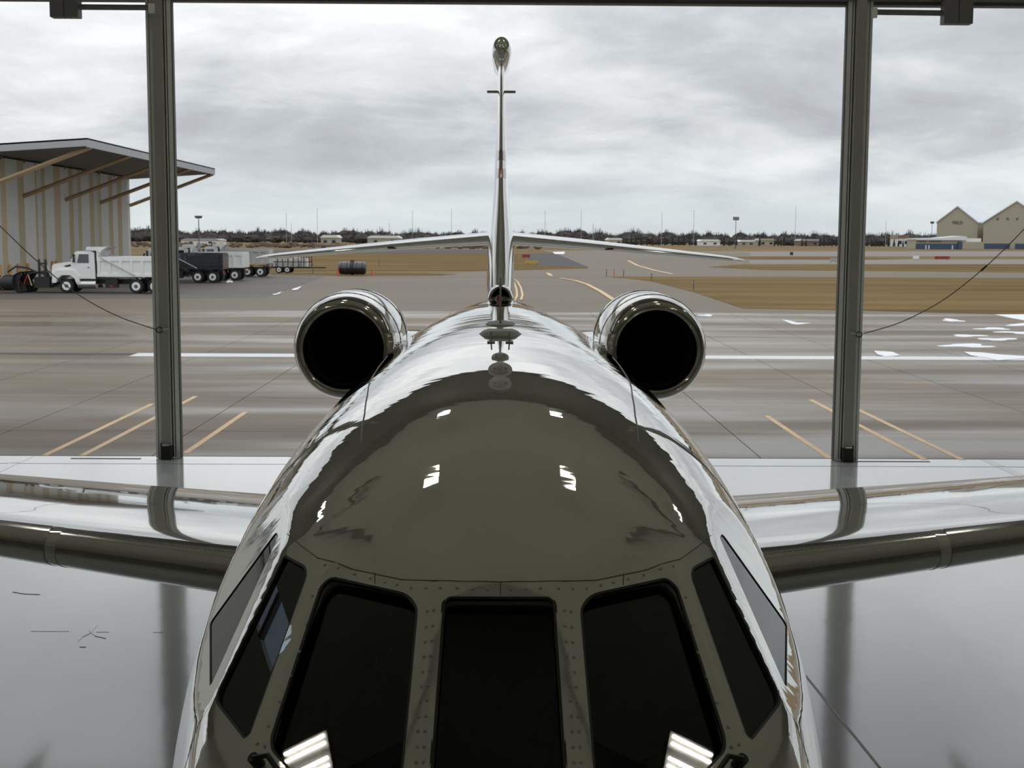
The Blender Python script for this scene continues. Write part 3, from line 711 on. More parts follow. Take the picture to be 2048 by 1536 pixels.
# --- fin and tailplane
def symring(z, le, te, th, n=20):
    out = []
    for t, y in foil(n, th / (te - le), 0): out.append(Vector((y * (te - le), le + t * (te - le), z)))
    return out
fz = [(2.95, 14.75, 21.2, .40), (3.4, 15.15, 21.2, .36), (3.8, 15.75, 21.3, .35), (4.1, 16.2, 21.4, .33), (4.3, 16.5, 21.45, .29), (4.6, 16.95, 21.5, .225), (5.0, 17.55, 21.65, .18), (5.5, 18.3, 21.8, .145), (6.1, 19.2, 22.0, .115), (6.65, 20.05, 22.15, .095)]
fin = J(MB().loft([symring(*q) for q in fz]).build('fin', 'paint_fin', smooth=50))
def finp(z): return [float(np.interp(z, [q[0] for q in fz], [q[k] for q in fz])) for k in (1, 2, 3)]
for z0, z1, mm in ((5.11, 5.255, 'black_paint'), (4.865, 4.995, 'red_paint')):
    rg = []
    for i in range(5):
        z = z0 + (z1 - z0) * i / 4; le, te, th = finp(z); r = [v for v in symring(z, le, te, th, 24) if v.y < le + .35]
        rg.append([Vector((v.x * 1.0 + math.copysign(.002, v.x), v.y - .003, v.z)) for v in r])
    k = min(len(r) for r in rg); MB().loft([r[:k] for r in rg]).build('fin_stripe', mm, fin, 60)
# scoop at the fin root
zs = sec(15.1)[0]
sc = MB(); n = 20; prof = []
for Y, k in ((14.72, 1.0), (14.80, 1.08), (15.1, 1.12), (15.8, 1.05)):
    prof.append([Vector((.135 * k * math.cos(math.pi * i / (n - 1)), Y + .10 * math.sin(math.pi * i / (n - 1)), zs + .165 * k * math.sin(math.pi * i / (n - 1)))) for i in range(n)])
scp = J(MB().loft(prof, False, False).build('air_scoop', 'paint_fin', smooth=60))
MB().revolve([(0, .098), (.35, .09), (.36, .001)], (0, 14.80, zs + .05), (0, 1, .1), 20, False).build('scoop_throat', 'black', scp, 60)
n = 20; MB().tube([(.125 * math.cos(math.pi * i / (n - 1)), 14.72 + .1 * math.sin(math.pi * i / (n - 1)), zs + .16 * math.sin(math.pi * i / (n - 1))) for i in range(n)], .014, 6).build('scoop_rim', 'frame_lip', scp, 60)
MB().loft([[Vector((.142 * k * math.cos(math.pi * i / 12), Y, zz + hh_ * math.sin(math.pi * i / 12))) for i in range(13)] + [Vector((-.142 * k, Y, zz - .08)), Vector((.142 * k, Y, zz - .08))] for Y, k, zz, hh_ in ((14.05, .75, zs - .02, .005), (14.4, .92, zs - .01, .03), (14.66, 1.0, zs, .06), (14.76, 1.0, zs, .066))]).build('scoop_sill', 'paint_fin', scp, 50)
MB().revolve([(0, .035), (.05, .035), (.085, .02), (.095, .002)], (-.02, 14.55, zs - .01), (0, 0, 1), 12).build('beacon', 'red_lamp', scp, 60)
for s in (-1, 1):
    rg = []
    for X, le, ch, z, zt2, th in ((0.0, 18.05, 2.5, 4.075, 4.17, .17), (.3, 18.2, 2.4, 4.055, 4.15, .16), (1.2, 18.8, 2.0, 3.985, 4.075, .13), (2.4, 19.6, 1.55, 3.88, 3.95, .10), (3.45, 20.3, 1.12, 3.785, 3.83, .075), (3.68, 20.52, .92, 3.765, 3.80, .055), (3.80, 20.75, .6, 3.755, 3.77, .025)):
        rg.append([Vector((s * X, le + t * ch, z + (zt2 - z) * t + y * ch)) for t, y in wfoil(18, th / ch * .42, th / ch * .58, .25)])
    ht = J(MB().loft(rg).build('tailplane', 'paint_fin', smooth=45))
    for X in (1.55,):
        MB().box((s * X - .06, 19.02, 4.0 - .075), (s * X + .06, 19.06, 4.0 - .045)).build('tailplane_vent', 'seam', ht)
# bullet fairing, rods
bf = []
for t, k in ((0, .1), (.008, .42), (.025, .66), (.06, .86), (.12, .97), (.3, 1.0), (.7, .92), (.9, .6), (1.0, .15)):
    Y = 19.75 + 2.9 * t; bf.append([Vector((.148 * k * math.cos(2*math.pi*i/24), Y, 6.83 + .215 * k * math.sin(2*math.pi*i/24) + .03 * t)) for i in range(24)])
bu = J(MB().loft(bf).build('bullet_fairing', 'paint_fin', smooth=60))
cap = []
for t, k in ((0, .05), (.04, .5), (.15, .9), (.4, 1.0), (1, .3)):
    Y = 20.1 + 1.7 * t; cap.append([Vector((.115 * k * math.cos(2*math.pi*i/20), Y, 6.96 + .11 * k * math.sin(2*math.pi*i/20))) for i in range(20)])
MB().loft(cap).build('fairing_cap', 'lip_metal', bu, 60)
zr = aY(1000, 183, 19.9).z
for s in (-1, 1): MB().tube([(s * .04, 19.95, zr), (s * .21, 19.95, zr)], .02, 8).build('antenna_rod', 'steel', fin, 40)
# --- crown antennas
def crown(y): p = hit(1000.5, y); return p
def dome(y, w, l, hgt, name, m='paint'):
    p = crown(y); rg = []
    for k in range(6):
        a = k / 5 * math.pi / 2; rg.append([Vector((w * math.cos(a) * math.cos(2*math.pi*i/20), p.y + l * math.cos(a) * math.sin(2*math.pi*i/20), p.z - .012 + hgt * math.sin(a) + .14 * l * math.cos(a) * math.sin(2*math.pi*i/20))) for i in range(20)])
    o = J(MB().loft(rg).build(name, m, smooth=60))
    bs = [[v.lerp(Vector((0, p.y, v.z)), -.14 if i < 1 else -.08) for v in [Vector((w * math.cos(2*math.pi*j/20), p.y + l * math.sin(2*math.pi*j/20), p.z - .012 + (.018 if i else 0) + .14 * l * math.sin(2*math.pi*j/20))) for j in range(20)]] for i in range(2)]
    MB().loft(bs).build('antenna_base', 'fixture_white', o)
    for sx in (-1, 1): MB().box((sx * w * .5 - .006, p.y - l * .6 - .012, p.z + hgt * .55), (sx * w * .5 + .006, p.y - l * .6, p.z + hgt * .62)).build('antenna_screw', 'black', o)
dome(768, .050, .14, .028, 'dome_antenna', 'frame_lip')
dome(741, .056, .15, .036, 'dome_antenna', 'frame_lip')
dome(716, .042, .10, .032, 'dome_antenna', 'frame_lip')
p = crown(684)
for s in (-1, 1):
    o = J(MB().prism([(p.y - .04, p.z - .01), (p.y + .05, p.z - .01), (p.y + .05, p.z + .06), (p.y + .02, p.z + .06)], s * .053 - .004, s * .053 + .004, 'x').build('stub_antenna', 'frame_lip'))
    MB().box((s * .053 - .022, p.y - .05, p.z - .008), (s * .053 + .022, p.y + .06, p.z + .004)).build('antenna_base', 'frame_lip', o)
p = crown(668)
J(MB().loft([[Vector((sx * .135 * k, p.y + dy * l_, p.z + zz - .018 * abs(sx))) for sx, dy in ((-1, .3), (-.8, -.6), (-.4, -1), (.4, -1), (.8, -.6), (1, .3), (.7, 1), (-.7, 1))] for zz, k, l_ in ((-.02, 1.05, .24), (.012, 1.0, .22), (.035, .8, .16))]).build('satellite_antenna', 'frame_lip', smooth=30))
p = crown(649); q_ = aY(998, 554, p.y + .25)
bl = J(MB().prism([(p.y - .12, p.z - .01), (p.y + .30, p.z - .01), (p.y + .34, q_.z), (p.y + .18, q_.z)], -.007, .007, 'x').build('blade_antenna', 'frame_lip'))
MB().loft([[Vector((.105 * k * math.cos(2*math.pi*i/16), p.y + .08 + .25 * k * math.sin(2*math.pi*i/16), p.z + zz - .006 * abs(math.cos(2*math.pi*i/16)))) for i in range(16)] for zz, k in ((-.015, 1.0), (.008, .95), (.014, .8))]).build('antenna_base', 'fixture_white', bl, 40)
# --- landing gear
def gear(x, y, ztop, r, w, tw):
    g_ = J(MB().tube([(x, y, ztop), (x, y, r)], .06, 10).build('gear_strut', 'steel', None, 40))
    MB().tube([(x - tw, y, r), (x + tw, y, r)], .04, 8).build('axle', 'steel', g_, 40)
    for sx in (-1, 1):
        MB().revolve([(-w/2, r * .55), (-w/2, r * .9), (-w/3, r), (w/3, r), (w/2, r * .9), (w/2, r * .55)], (x + sx * tw, y, r), (1, 0, 0), 28).build('tyre', 'rubber', g_, 40)
        MB().revolve([(-w/2 - .01, r * .2), (-w/2 + .005, r * .56), (w/2 - .005, r * .56), (w/2 + .01, r * .2)], (x + sx * tw, y, r), (1, 0, 0), 20).build('wheel_hub', 'steel', g_, 40)
gear(0, 5.0, 1.2, .26, .16, .14)
for s in (-1, 1): gear(s * 2.1, 12.3, 1.5, .38, .24, .22)

# ================================================================== OUTSIDE
# --- cantilever shed at left
XW, XE, Y0, Y1 = -38.0, -29.5, 96.5, 138.0
shed = empty('storage_shed', (XW - 16, (Y0 + Y1) / 2, 0)); tag(shed, 'tan and grey striped metal shed with a cantilever canopy at left', 'building')
def SH(mb, name, m, par=None, sm=None):
    mb.v = [(x - shed.location.x, y - shed.location.y, z) for x, y, z in mb.v]; return mb.build(name, m, par or shed, sm)
core = SH(MB().box((-70, Y0, 0), (XW - .08, Y1, 9.9)), 'shed_body', 'grey_panel')
y = Y0; random.seed(11)
pat = [(.9, 't'), (2.6, 'g'), (1.5, 't'), (.7, 'g'), (1.1, 't'), (2.5, 'g'), (1.4, 't'), (2.5, 'g'), (.5, 't'), (1.0, 'g'), (.9, 't'), (2.2, 'g'), (1.7, 't'), (2.2, 'g'), (1.2, 't'), (1.3, 'g'), (1.0, 't'), (2.4, 'g'), (1.3, 't'), (1.2, 'g'), (1.1, 't'), (2.4, 'g'), (1.4, 't'), (1.6, 'g'), (1.5, 't'), (2.2, 'g')]
for wd, k in pat:
    if y > Y1 - .1: break
    y2 = min(y + wd, Y1); P = []
    nrib = max(2, int((y2 - y) / .3)); pr = []
    for i in range(nrib):
        a = y + (y2 - y) * i / nrib; b = y + (y2 - y) * (i + 1) / nrib; c4 = (b - a) / 4
        pr += [(XW, a), (XW, a + 2 * c4), (XW + .05, a + 2.4 * c4), (XW + .05, a + 3.6 * c4)]
    pr += [(XW, y2), (XW - .07, y2), (XW - .07, y)]
    SH(MB().prism(pr, 0.05, 9.9, 'z'), 'wall_panel', 'tan_panel' if k == 't' else 'grey_panel')
    y = y2
# canopy roof: thin slab sloping up to the outer edge
def zr_(x): return 10.05 + (x - XW) * (10.62 - 10.05) / (XE - XW)
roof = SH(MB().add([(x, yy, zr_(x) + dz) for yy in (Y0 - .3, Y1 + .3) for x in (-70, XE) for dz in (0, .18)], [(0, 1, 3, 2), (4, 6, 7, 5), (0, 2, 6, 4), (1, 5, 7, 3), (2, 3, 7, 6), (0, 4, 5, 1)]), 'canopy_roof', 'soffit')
SH(MB().box((XE, Y0 - .45, 10.3), (XE + .12, Y1 + .45, 10.92)), 'fascia', 'roof_metal', roof)
for yy in (Y0 - .45, Y1 + .33):
    SH(MB().add([(x, yy + q, zr_(x) + dz) for q in (0, .12) for x in (-70, XE) for dz in (-.25, .32)], [(0, 1, 3, 2), (4, 6, 7, 5), (0, 2, 6, 4), (1, 5, 7, 3), (2, 3, 7, 6), (0, 4, 5, 1)]), 'fascia', 'roof_metal', roof)
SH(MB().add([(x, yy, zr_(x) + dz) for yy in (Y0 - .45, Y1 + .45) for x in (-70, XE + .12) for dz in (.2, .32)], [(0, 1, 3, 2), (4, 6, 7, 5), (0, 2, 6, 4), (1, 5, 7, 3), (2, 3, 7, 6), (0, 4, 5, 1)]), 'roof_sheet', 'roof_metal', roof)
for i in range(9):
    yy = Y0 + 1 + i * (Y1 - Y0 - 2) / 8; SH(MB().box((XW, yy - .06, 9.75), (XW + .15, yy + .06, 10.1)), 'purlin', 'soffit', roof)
for i in range(5):
    yy = Y0 + .3 + i * (Y1 - Y0 - .6) / 4
    SH(MB().tube([(XW, yy, 7.1), (XE + .1, yy, 10.35)], .17, 4), 'canopy_strut', 'strut_paint')
# bollards
for i, (x, yb) in enumerate(((6, 528), (26, 528), (43, 527), (62, 526), (97, 523), (111, 522), (119, 521))):
    Yb = -36.9 / ((x - 1001) / FPX * 1.0)
    b = empty('bollard', (-36.9, Yb, 0)); tag(b, 'orange-yellow steel bollard in front of the striped shed, %s' % ('leftmost in view', 'second from the left edge', 'third from the left edge', 'fourth from the left edge', 'just left of the dump truck hood', 'beside the dump truck exhaust', 'behind the dump truck hood')[i], 'bollard', 'bollards along the striped shed')
    zt_ = aY(x, yb, Yb).z
    MB().revolve([(0, .15), (zt_ - .1, .15)], (0, 0, 0), (0, 0, 1), 12).build('post', 'bollard_paint', b, 40)
    MB().revolve([(zt_ - .1, .15), (zt_ - .03, .11), (zt_, .02)], (0, 0, 0), (0, 0, 1), 12).build('cap', 'bollard_paint', b, 60)

# --- dump trucks (nose at -x, wheels on z = 0)
def wheel(par, x, y, r=.5, w=.3, dual=False, m='truck_white'):
    sgn = -1 if y < 0 else 1
    t = MB().revolve([(-w/2, r * .58), (-w/2, r * .93), (-w * .35, r), (w * .35, r), (w/2, r * .93), (w/2, r * .58)], (x, y, r), (0, 1, 0), 28).build('wheel', 'rubber', par, 40)
    MB().revolve([(-w/2 * sgn * 1.02 * -1, r * .60), (w * .30 * sgn, r * .52), (w * .22 * sgn, r * .3), (w * .55 * sgn, r * .22), (w * .56 * sgn, r * .02)], (x, y, r), (0, 1, 0), 24).build('rim', m, t, 40)
    MB().revolve([(w * .5 * sgn, r * .26), (w * .62 * sgn, r * .22), (w * .63 * sgn, .01)], (x, y, r), (0, 1, 0), 14).build('hub', 'pole_dark', t, 40)
    return t
def truck(name, label, loc, bed='truck_white', cabc='truck_white', L=7.0, bed_h=(1.16, 2.55), shield=True, rear=(4.95, 6.25), full=True, tarp_arm=True, kind='rib'):
    t = empty(name, loc); tag(t, label, 'truck', 'dump trucks parked nose-in at the striped shed')
    hw = 1.22
    MB().box((-.9, -.42, .62), (L, .42, .95)).build('chassis', 'black', t)
    # hood with rounded nose
    MB().prism([(-1.02, .95), (-1.06, 1.5), (-1.0, 1.92), (-.85, 2.05), (.2, 2.2), (.62, 2.28), (.62, 1.0), (.75, .8), (.70, .6), (.55, 1.0), (.25, 1.25), (-.2, 1.27), (-.55, 1.05), (-.70, .75), (-.95, .75)], -1.05, 1.05).build('hood', cabc, t)
    for sy in (-1, 1):
        MB().prism([(-1.0, .72), (-.95, 1.4), (-.6, 1.62), (.5, 1.62), (.95, 1.2), (.95, .72), (.72, .72), (.62, 1.02), (.3, 1.26), (-.3, 1.26), (-.62, 1.02), (-.72, .72)], sy * 1.02, sy * 1.22).build('fender', cabc, t)
        MB().prism([(-.2, 1.9), (.28, 2.02), (.35, 1.9), (.0, 1.82)], sy * 1.06, sy * 1.03).build('hood_vent', 'black', t)
    MB().box((-1.1, -1.1, .55), (-.95, 1.1, .95)).build('bumper', 'black', t)
    gr = MB().box((-1.08, -.55, 1.05), (-1.0, .55, 1.85)).build('grille', 'chrome', t)
    for sy in (-1, 1): MB().revolve([(0, .13), (.06, .11)], (-1.0, sy * .82, 1.35), (-1, 0, 0), 12).build('headlamp', 'far_white', t)
    # cab
    cb = MB().prism([(.62, 1.0), (.62, 2.25), (.32, 2.28), (.62, 2.85), (.8, 2.95), (1.8, 2.95), (2.0, 2.85), (2.05, 1.0)], -1.12, 1.12).build('cab', cabc, t)
    MB().add([(.33, -1.0, 2.32), (.33, 1.0, 2.32), (.60, .98, 2.80), (.60, -.98, 2.80), (.29, -1.0, 2.34), (.29, 1.0, 2.34), (.56, .98, 2.82), (.56, -.98, 2.82)], [(0, 1, 2, 3), (4, 5, 6, 7), (0, 1, 5, 4), (1, 2, 6, 5), (2, 3, 7, 6), (3, 0, 4, 7)]).build('windshield', 'glass_dark', cb)
    for sy in (-1, 1):
        d = MB().prism([(.72, 1.05), (.72, 2.15), (.85, 2.82), (1.72, 2.82), (1.72, 1.05)], sy * 1.12, sy * 1.15).build('door', cabc, t)
        MB().prism([(.80, 2.12), (.93, 2.74), (1.62, 2.74), (1.62, 2.12)], sy * 1.15, sy * 1.165).build('door_window', 'glass_dark', d)
        MB().box((1.52, min(sy * 1.15, sy * 1.18), 1.78), (1.64, max(sy * 1.15, sy * 1.18), 1.84)).build('door_handle', 'black', d)
        MB().box((.55, min(sy * 1.25, sy * 1.37), 2.15), (.68, max(sy * 1.25, sy * 1.37), 2.75)).tube([(.65, sy * 1.12, 2.7), (.62, sy * 1.3, 2.7)], .02, 5).build('mirror', 'black', t)
        k = MB().revolve([(0, .02), (.02, .31), (1.3, .31), (1.32, .02)], (.75, sy * .85, .62), (1, 0, 0), 20).build('fuel_tank', 'chrome', t, 40)
    MB().tube([(-.25, .95, 1.4), (-.25, .95, 2.5)], .07, 8).build('air_intake', 'black', t, 40); MB().tube([(-.05, 1.0, 1.4), (-.05, 1.0, 2.55)], .06, 8).build('exhaust_stack', 'chrome', t, 40)
    MB().box((2.05, -1.0, 1.0), (2.18, 1.0, 2.8)).build('cab_guard', 'black', t)
    # bed
    b0, b1 = 2.22, L + .05; zl, zh = bed_h
    bd = MB().box((b0, -hw, zl), (b1, hw, zl + .12)).box((b0, -hw + .06, zl + .1), (b0 + .1, hw - .06, zh)).box((b1 - .1, -hw + .06, zl + .1), (b1, hw - .06, zh - .05))
    for sy in (-1, 1): bd.box((b0, min(sy * hw, sy * (hw - .08)), zl + .1), (b1, max(sy * hw, sy * (hw - .08)), zh))
    bdo = bd.build('dump_bed', bed, t)
    for sy in (-1, 1):
        y0, y1 = sorted((sy * hw, sy * (hw + .09)))
        MB().box((b0, y0, zh - .28), (b1, y1, zh + .03)).build('top_rail', bed, bdo)
        MB().box((b0, y0, zl), (b1, y1, zl + .2)).build('bottom_rail', bed, bdo)
        if kind == 'rib':
            n = 7
            for i in range(n): xx = b0 + .05 + (b1 - b0 - .25) * i / (n - 1); MB().box((xx, y0, zl + .2), (xx + .16, y1, zh - .28)).build('side_post', bed, bdo)
        else:
            for zz in (.35, .65, .95): MB().box((b0, y0, zl + zz), (b1, y1, zl + zz + .07)).build('side_rib', bed, bdo)
    MB().prism([(b0 + .3, zl + .15), (b1 - .3, zl + .15), (b1 - .5, zh - .2), (b0 + .5, zh - .2)], -hw + .1, hw - .1).build('bed_floor', 'black', bdo)
    MB().box((b1, -hw, zl + .05), (b1 + .1, hw, zh - .02)).build('tailgate', bed, t)
    if shield:
        MB().prism([(1.45, 3.02), (1.5, 3.25), (2.95, 3.25), (2.55, 3.0), (2.3, 2.6), (2.2, 2.55), (2.2, 3.0)], -hw, hw).build('cab_shield', cabc, bdo)
    if tarp_arm:
        for sy in (-1, 1): MB().tube([(2.35, sy * 1.36, 2.95), (2.6, sy * 1.36, 2.45), (4.9, sy * 1.36, 1.25)], .045, 6).build('tarp_arm', 'truck_grey', bdo, 40)
    MB().box((2.75, -1.15, .38), (3.6, -.75, 1.05)).build('tool_box', 'black', t); MB().box((3.05, -1.17, .42), (3.3, -1.15, .56)).build('red_plate', 'sign_red', t)
    for sy in (-1, 1):
        wheel(t, 0, sy * 1.02)
        for xx in rear:
            wheel(t, xx, sy * 1.06, w=.55); MB().prism([(xx - .62, 1.0), (xx - .3, 1.12), (xx + .3, 1.12), (xx + .62, 1.0), (xx + .3, 1.08), (xx - .3, 1.08)], sy * .8, sy * 1.2).build('mud_arch', 'black', t)
        MB().box((L - .35, min(sy * .8, sy * 1.2), .25), (L - .32, max(sy * .8, sy * 1.2), 1.0)).build('mud_flap', 'black', t)
    for sy in (-1, 1): MB().box((L + .1, sy * .95 - .08, .85), (L + .14, sy * .95 + .08, 1.05)).build('tail_lamp', 'red_lamp', t)
    return t
def tl(px, py, off): p = gp(px, py); return Vector((p.x - off, p.y + 1.2, 0))
t1 = truck('dump_truck', 'white dump truck with a black snow plough at the left', tl(133, 586, 0))
t2 = truck('dump_truck', 'dump truck with a dark navy bed right of the left door post', tl(426, 565.5, 6.25), bed='truck_navy', kind='slat')
t3 = truck('dump_truck', 'white dump truck next behind the navy-bed one', tl(470, 561, 6.25), tarp_arm=False)
t4 = truck('dump_truck', 'grey-white dump truck farthest back, nearest the cage trailer', tl(521, 553.5, 6.25), bed='truck_grey', tarp_arm=False, bed_h=(1.3, 2.75))
# snow plough on the first truck
pw = empty('snow_plough', (t1.location.x - 3.2, t1.location.y, 0)); tag(pw, 'black snow plough with pale rollers in front of the white dump truck', 'snow plough')
m = MB(); sec_ = [(-.1, 0), (-.45, .35), (-.55, .8), (-.35, 1.25), (.1, 1.5)]
MB().prism(sec_ + [(x + .08, z) for x, z in sec_[::-1]], -1.7, 1.7).build('blade', 'black_gloss', pw)
for yy in (-1.5, -.9, -.3, .3, .9, 1.5): MB().prism([(-.02, .02), (-.37, .35), (-.45, .8), (-.27, 1.2), (.15, 1.45), (.25, 1.3), (-.1, .8), (.15, .1)], yy - .04, yy + .04).build('blade_rib', 'black', pw)
for i, (xx, rr) in enumerate(((-1.55, .62), (-1.25, .6), (-1.0, .56))):
    MB().revolve([(-.06, rr * .6), (-.06, rr), (.06, rr), (.06, rr * .6)], (xx, -1.5, .72), (.93, -.36, 0), 28).build('roller_ring', 'wood_roll', pw, 40)
MB().tube([(-1.75, -1.5, .72), (-.3, -1.5, .72)], .55, 20).build('roller_drum', 'black', pw, 50)
for sy in (-.5, .5): MB().tube([(.0, sy, .5), (1.98, sy, .72)], .11, 6).tube([(.1, sy, 1.3), (1.1, sy, 1.45), (2.0, sy, 1.1)], .08, 6).build('push_arm', 'black', pw, 40)
MB().tube([(-.9, -1.2, 1.45), (-.3, -1.25, 1.85), (.5, -1.2, 1.75), (1.0, -1.1, 1.5)], .07, 6).build('hoop', 'black', pw, 40)
for xx in (1.15, 1.6): MB().box((xx - .06, -.7, .4), (xx + .06, -.55, 2.35)).build('mast_post', 'black', pw)
MB().box((1.1, -.72, 2.0), (1.7, -.55, 2.12)).build('mast_bar', 'black', pw)
MB().box((.9, -1.1, .35), (2.0, 1.1, 1.1)).build('hitch_frame', 'black', pw)
MB().tube([(.2, -1.15, .6), (.45, -1.2, 1.2)], .06, 6).build('red_hose', 'sign_red', pw, 40); MB().tube([(-.15, -1.2, .5), (-.05, -1.2, 1.35)], .04, 6).build('lift_ram', 'steel', pw, 40)
MB().tube([(.75, -1.15, .5), (.5, -1.15, 1.3)], .04, 6).build('lift_ram', 'wood_roll', pw, 40)
for sy in (-1.2, 1.2): MB().revolve([(-.08, .28), (.08, .28)], (.1, sy, .28), (0, 1, 0), 16).build('caster', 'rubber', pw, 40)
MB().tube([(1.7, -.6, 1.9), (2.0, -.75, 1.15)], .05, 6).build('lift_chain', 'truck_grey', pw, 40)
# cage trailer
p = gp(575, 546.5); tr = empty('cage_trailer', (p.x, p.y + 1, 0)); tag(tr, 'black cage trailer with white wheels beyond the last dump truck', 'trailer')
MB().box((-2.3, -1, .55), (2.5, 1, .7)).build('deck', 'black', tr)
for sy in (-1, 1):
    for i in range(9):
        xx = -2.25 + i * .58; MB().box((xx - .04, sy * 1 - .04, .7), (xx + .04, sy * 1 + .04, 1.95)).build('upright', 'black', tr)
    for zz in (1.25, 1.9): MB().box((-2.3, sy - .04, zz - .04), (2.5, sy + .04, zz + .04)).build('rail', 'black', tr)
    for xx in (-.9, .0): wheel(tr, xx, sy * 1.15, .38, .22)
MB().box((2.5, -.08, .55), (4.1, .08, .68)).build('tongue', 'black', tr); MB().box((-2.7, -1, .4), (-2.25, 1, 1.7)).build('ramp', 'strut_paint', tr)
for xx, hh_ in ((-1.7, .8), (-.9, .95), (.0, .9), (.9, 1.0), (1.8, .9)): MB().box((xx - .3, -.7, .72), (xx + .3, .7, .72 + hh_)).build('crate', 'far_white', tr)
# black tank
p = gp(703, 550.5); tk = empty('black_tank', (p.x, p.y + .8, .06)); tag(tk, 'black double plastic tank standing by two orange cones', 'tank')
for sx in (-1, 1): MB().revolve([(.04, .02), (.06, .55), (.16, .66), (.7, .68), (1.3, .66), (1.46, .5), (1.5, .02)], (0, 0, .68), (sx, 0, 0), 24).build('drum', 'black_gloss', tk, 40)
MB().revolve([(-.2, .45), (-.18, .74), (.18, .74), (.2, .45)], (0, 0, .70), (1, 0, 0), 24).build('centre_band', 'black', tk, 40)
MB().revolve([(1.3, .25), (1.5, .24), (1.56, .1)], (0, 0, 0), (0, 0, 1), 14).build('filler_cap', 'black', tk, 40)
for xx in (-1.1, -.5, .5, 1.1):
    n = 24; MB().tube([(xx, .685 * math.cos(2*math.pi*i/n), .68 + .685 * math.sin(2*math.pi*i/n)) for i in range(n + 1)], .03, 5, False).build('hoop', 'black', tk, 40)
for px, lb in ((676, 'orange traffic cone left of the black tank'), (744, 'orange traffic cone right of the black tank')):
    p = gp(px, 550.5); c = empty('traffic_cone', p); tag(c, lb, 'cone', 'cones beside the black tank')
    MB().revolve([(.04, .16), (.75, .03)], (0, 0, 0), (0, 0, 1), 12).build('cone_body', 'cone_orange', c, 40); MB().box((-.2, -.2, 0), (.2, .2, .04)).build('cone_base', 'cone_orange', c)
# airfield signs and markers
def sign(px, py, w, hgt, m, label):
    p = gp(px, py); s_ = empty('airfield_sign', p); tag(s_, label, 'sign', 'airfield signs')
    MB().box((-w/2, -.12, .15), (w/2, .12, hgt)).build('panel', m, s_)
    for sx in (-1, 1): MB().box((sx * w * .35 - .04, -.05, 0), (sx * w * .35 + .04, .05, .16)).build('leg', 'black', s_)
sign(1052, 516.5, 1.5, .75, 'sign_red', 'small red airfield sign right of the fin')
sign(1064, 528.5, 1.9, .55, 'sign_yellow', 'small yellow airfield sign right of the fin below the red one')
sign(1884, 520, 3.0, .75, 'sign_red', 'red airfield sign right of the right door post')
sign(1832, 519.5, 1.2, .8, 'far_white', 'white box marker beside the red airfield sign')
sign(1667, 525, 1.2, .75, 'mast', 'grey airfield marker box left of the right door post')
sign(1583, 511.5, .7, .9, 'black', 'dark little airfield marker beyond the right tailplane tip')
for px, py, hgt, lb in ((1213, 553, .75, 'left one of three marker stakes at the verge tip'), (1228, 553, .8, 'middle one of three marker stakes at the verge tip'), (1247, 553, .75, 'right one of three marker stakes at the verge tip'), (1303, 562.5, .75, 'marker stake on the slanted edge of the verge'), (1387, 579, .75, 'marker stake inside the verge above the right engine'), (758, 533, 1.2, 'marker stake in the field right of the black tank'), (626, 547, 1.1, 'marker stake between the cage trailer and the black tank')):
    p = gp(px, py); o = empty('marker_stake', p); tag(o, 'thin ' + lb, 'stake', 'marker stakes on the grass')
    MB().tube([(0, 0, 0), (0, 0, hgt)], .045, 6).build('rod', 'cone_orange' if px == 1228 else 'pole_dark', o); MB().box((-.06, -.03, hgt * .6), (.06, .03, hgt * .85)).build('band', 'mast', o)
# --- far hangars at right
def hangar(px, base, label, wpx, eave_y, apex_y, length, extra=None):
    p = gp(px, base); D = p.y; a = R(33)
    u = Vector((math.cos(a), -math.sin(a), 0)); v = Vector((math.sin(a), math.cos(a), 0))
    wd = wpx / FPX * D / math.cos(a); ze = aY(px, eave_y, D).z; za = aY(px, apex_y, D).z
    root = empty('far_hangar', p); tag(root, label, 'hangar', 'gabled hangars across the airfield')
    def Q(s_, t_, z): q = u * (s_ * wd) + v * t_; return (q.x, q.y, z)
    MB().add([Q(0, 0, 0), Q(1, 0, 0), Q(1, 0, ze), Q(.5, 0, za), Q(0, 0, ze), Q(0, length, 0), Q(1, length, 0), Q(1, length, ze), Q(.5, length, za), Q(0, length, ze)],
             [(0, 1, 2, 3, 4), (5, 6, 7, 8, 9), (0, 1, 6, 5), (1, 2, 7, 6), (0, 4, 9, 5), (2, 3, 8, 7), (3, 4, 9, 8)]).build('wall_block', 'far_tan', root)
    for e0, e1 in (((1.02, ze - .1), (.5, za)), ((-.02, ze - .1), (.5, za))):
        MB().add([Q(e0[0], -.6, e0[1] + .05), Q(e1[0], -.6, e1[1] + .05), Q(e1[0], length, e1[1] + .05), Q(e0[0], length, e0[1] + .05), Q(e0[0], -.6, e0[1] + .6), Q(e1[0], -.6, e1[1] + .6), Q(e1[0], length, e1[1] + .6), Q(e0[0], length, e0[1] + .6)],
                 [(0, 1, 2, 3), (4, 5, 6, 7), (0, 1, 5, 4), (1, 2, 6, 5), (2, 3, 7, 6), (3, 0, 4, 7)]).build('roof_plane', 'far_roof', root)
    return root, Q, wd, ze, za, u, v
hA = hangar(1872, 496.5, 'smaller tan gabled hangar with lettering across the airfield', 66, 446, 414, 42)
hB = hangar(1965, 497.5, 'larger tan gabled hangar at the right edge across the airfield', 104, 447, 404, 60)
rt_, Q, wd, ze, za, u, v = hA
fc = bpy.data.curves.new('hangar_lettering', 'FONT'); fc.body = 'FIELD'; fc.size = 1.9; fc.extrude = .08
fo = bpy.data.objects.new('tmp', fc); COL.objects.link(fo); bpy.context.view_layer.update()
fm = bpy.data.meshes.new_from_object(fo.evaluated_get(bpy.context.evaluated_depsgraph_get())); bpy.data.objects.remove(fo)
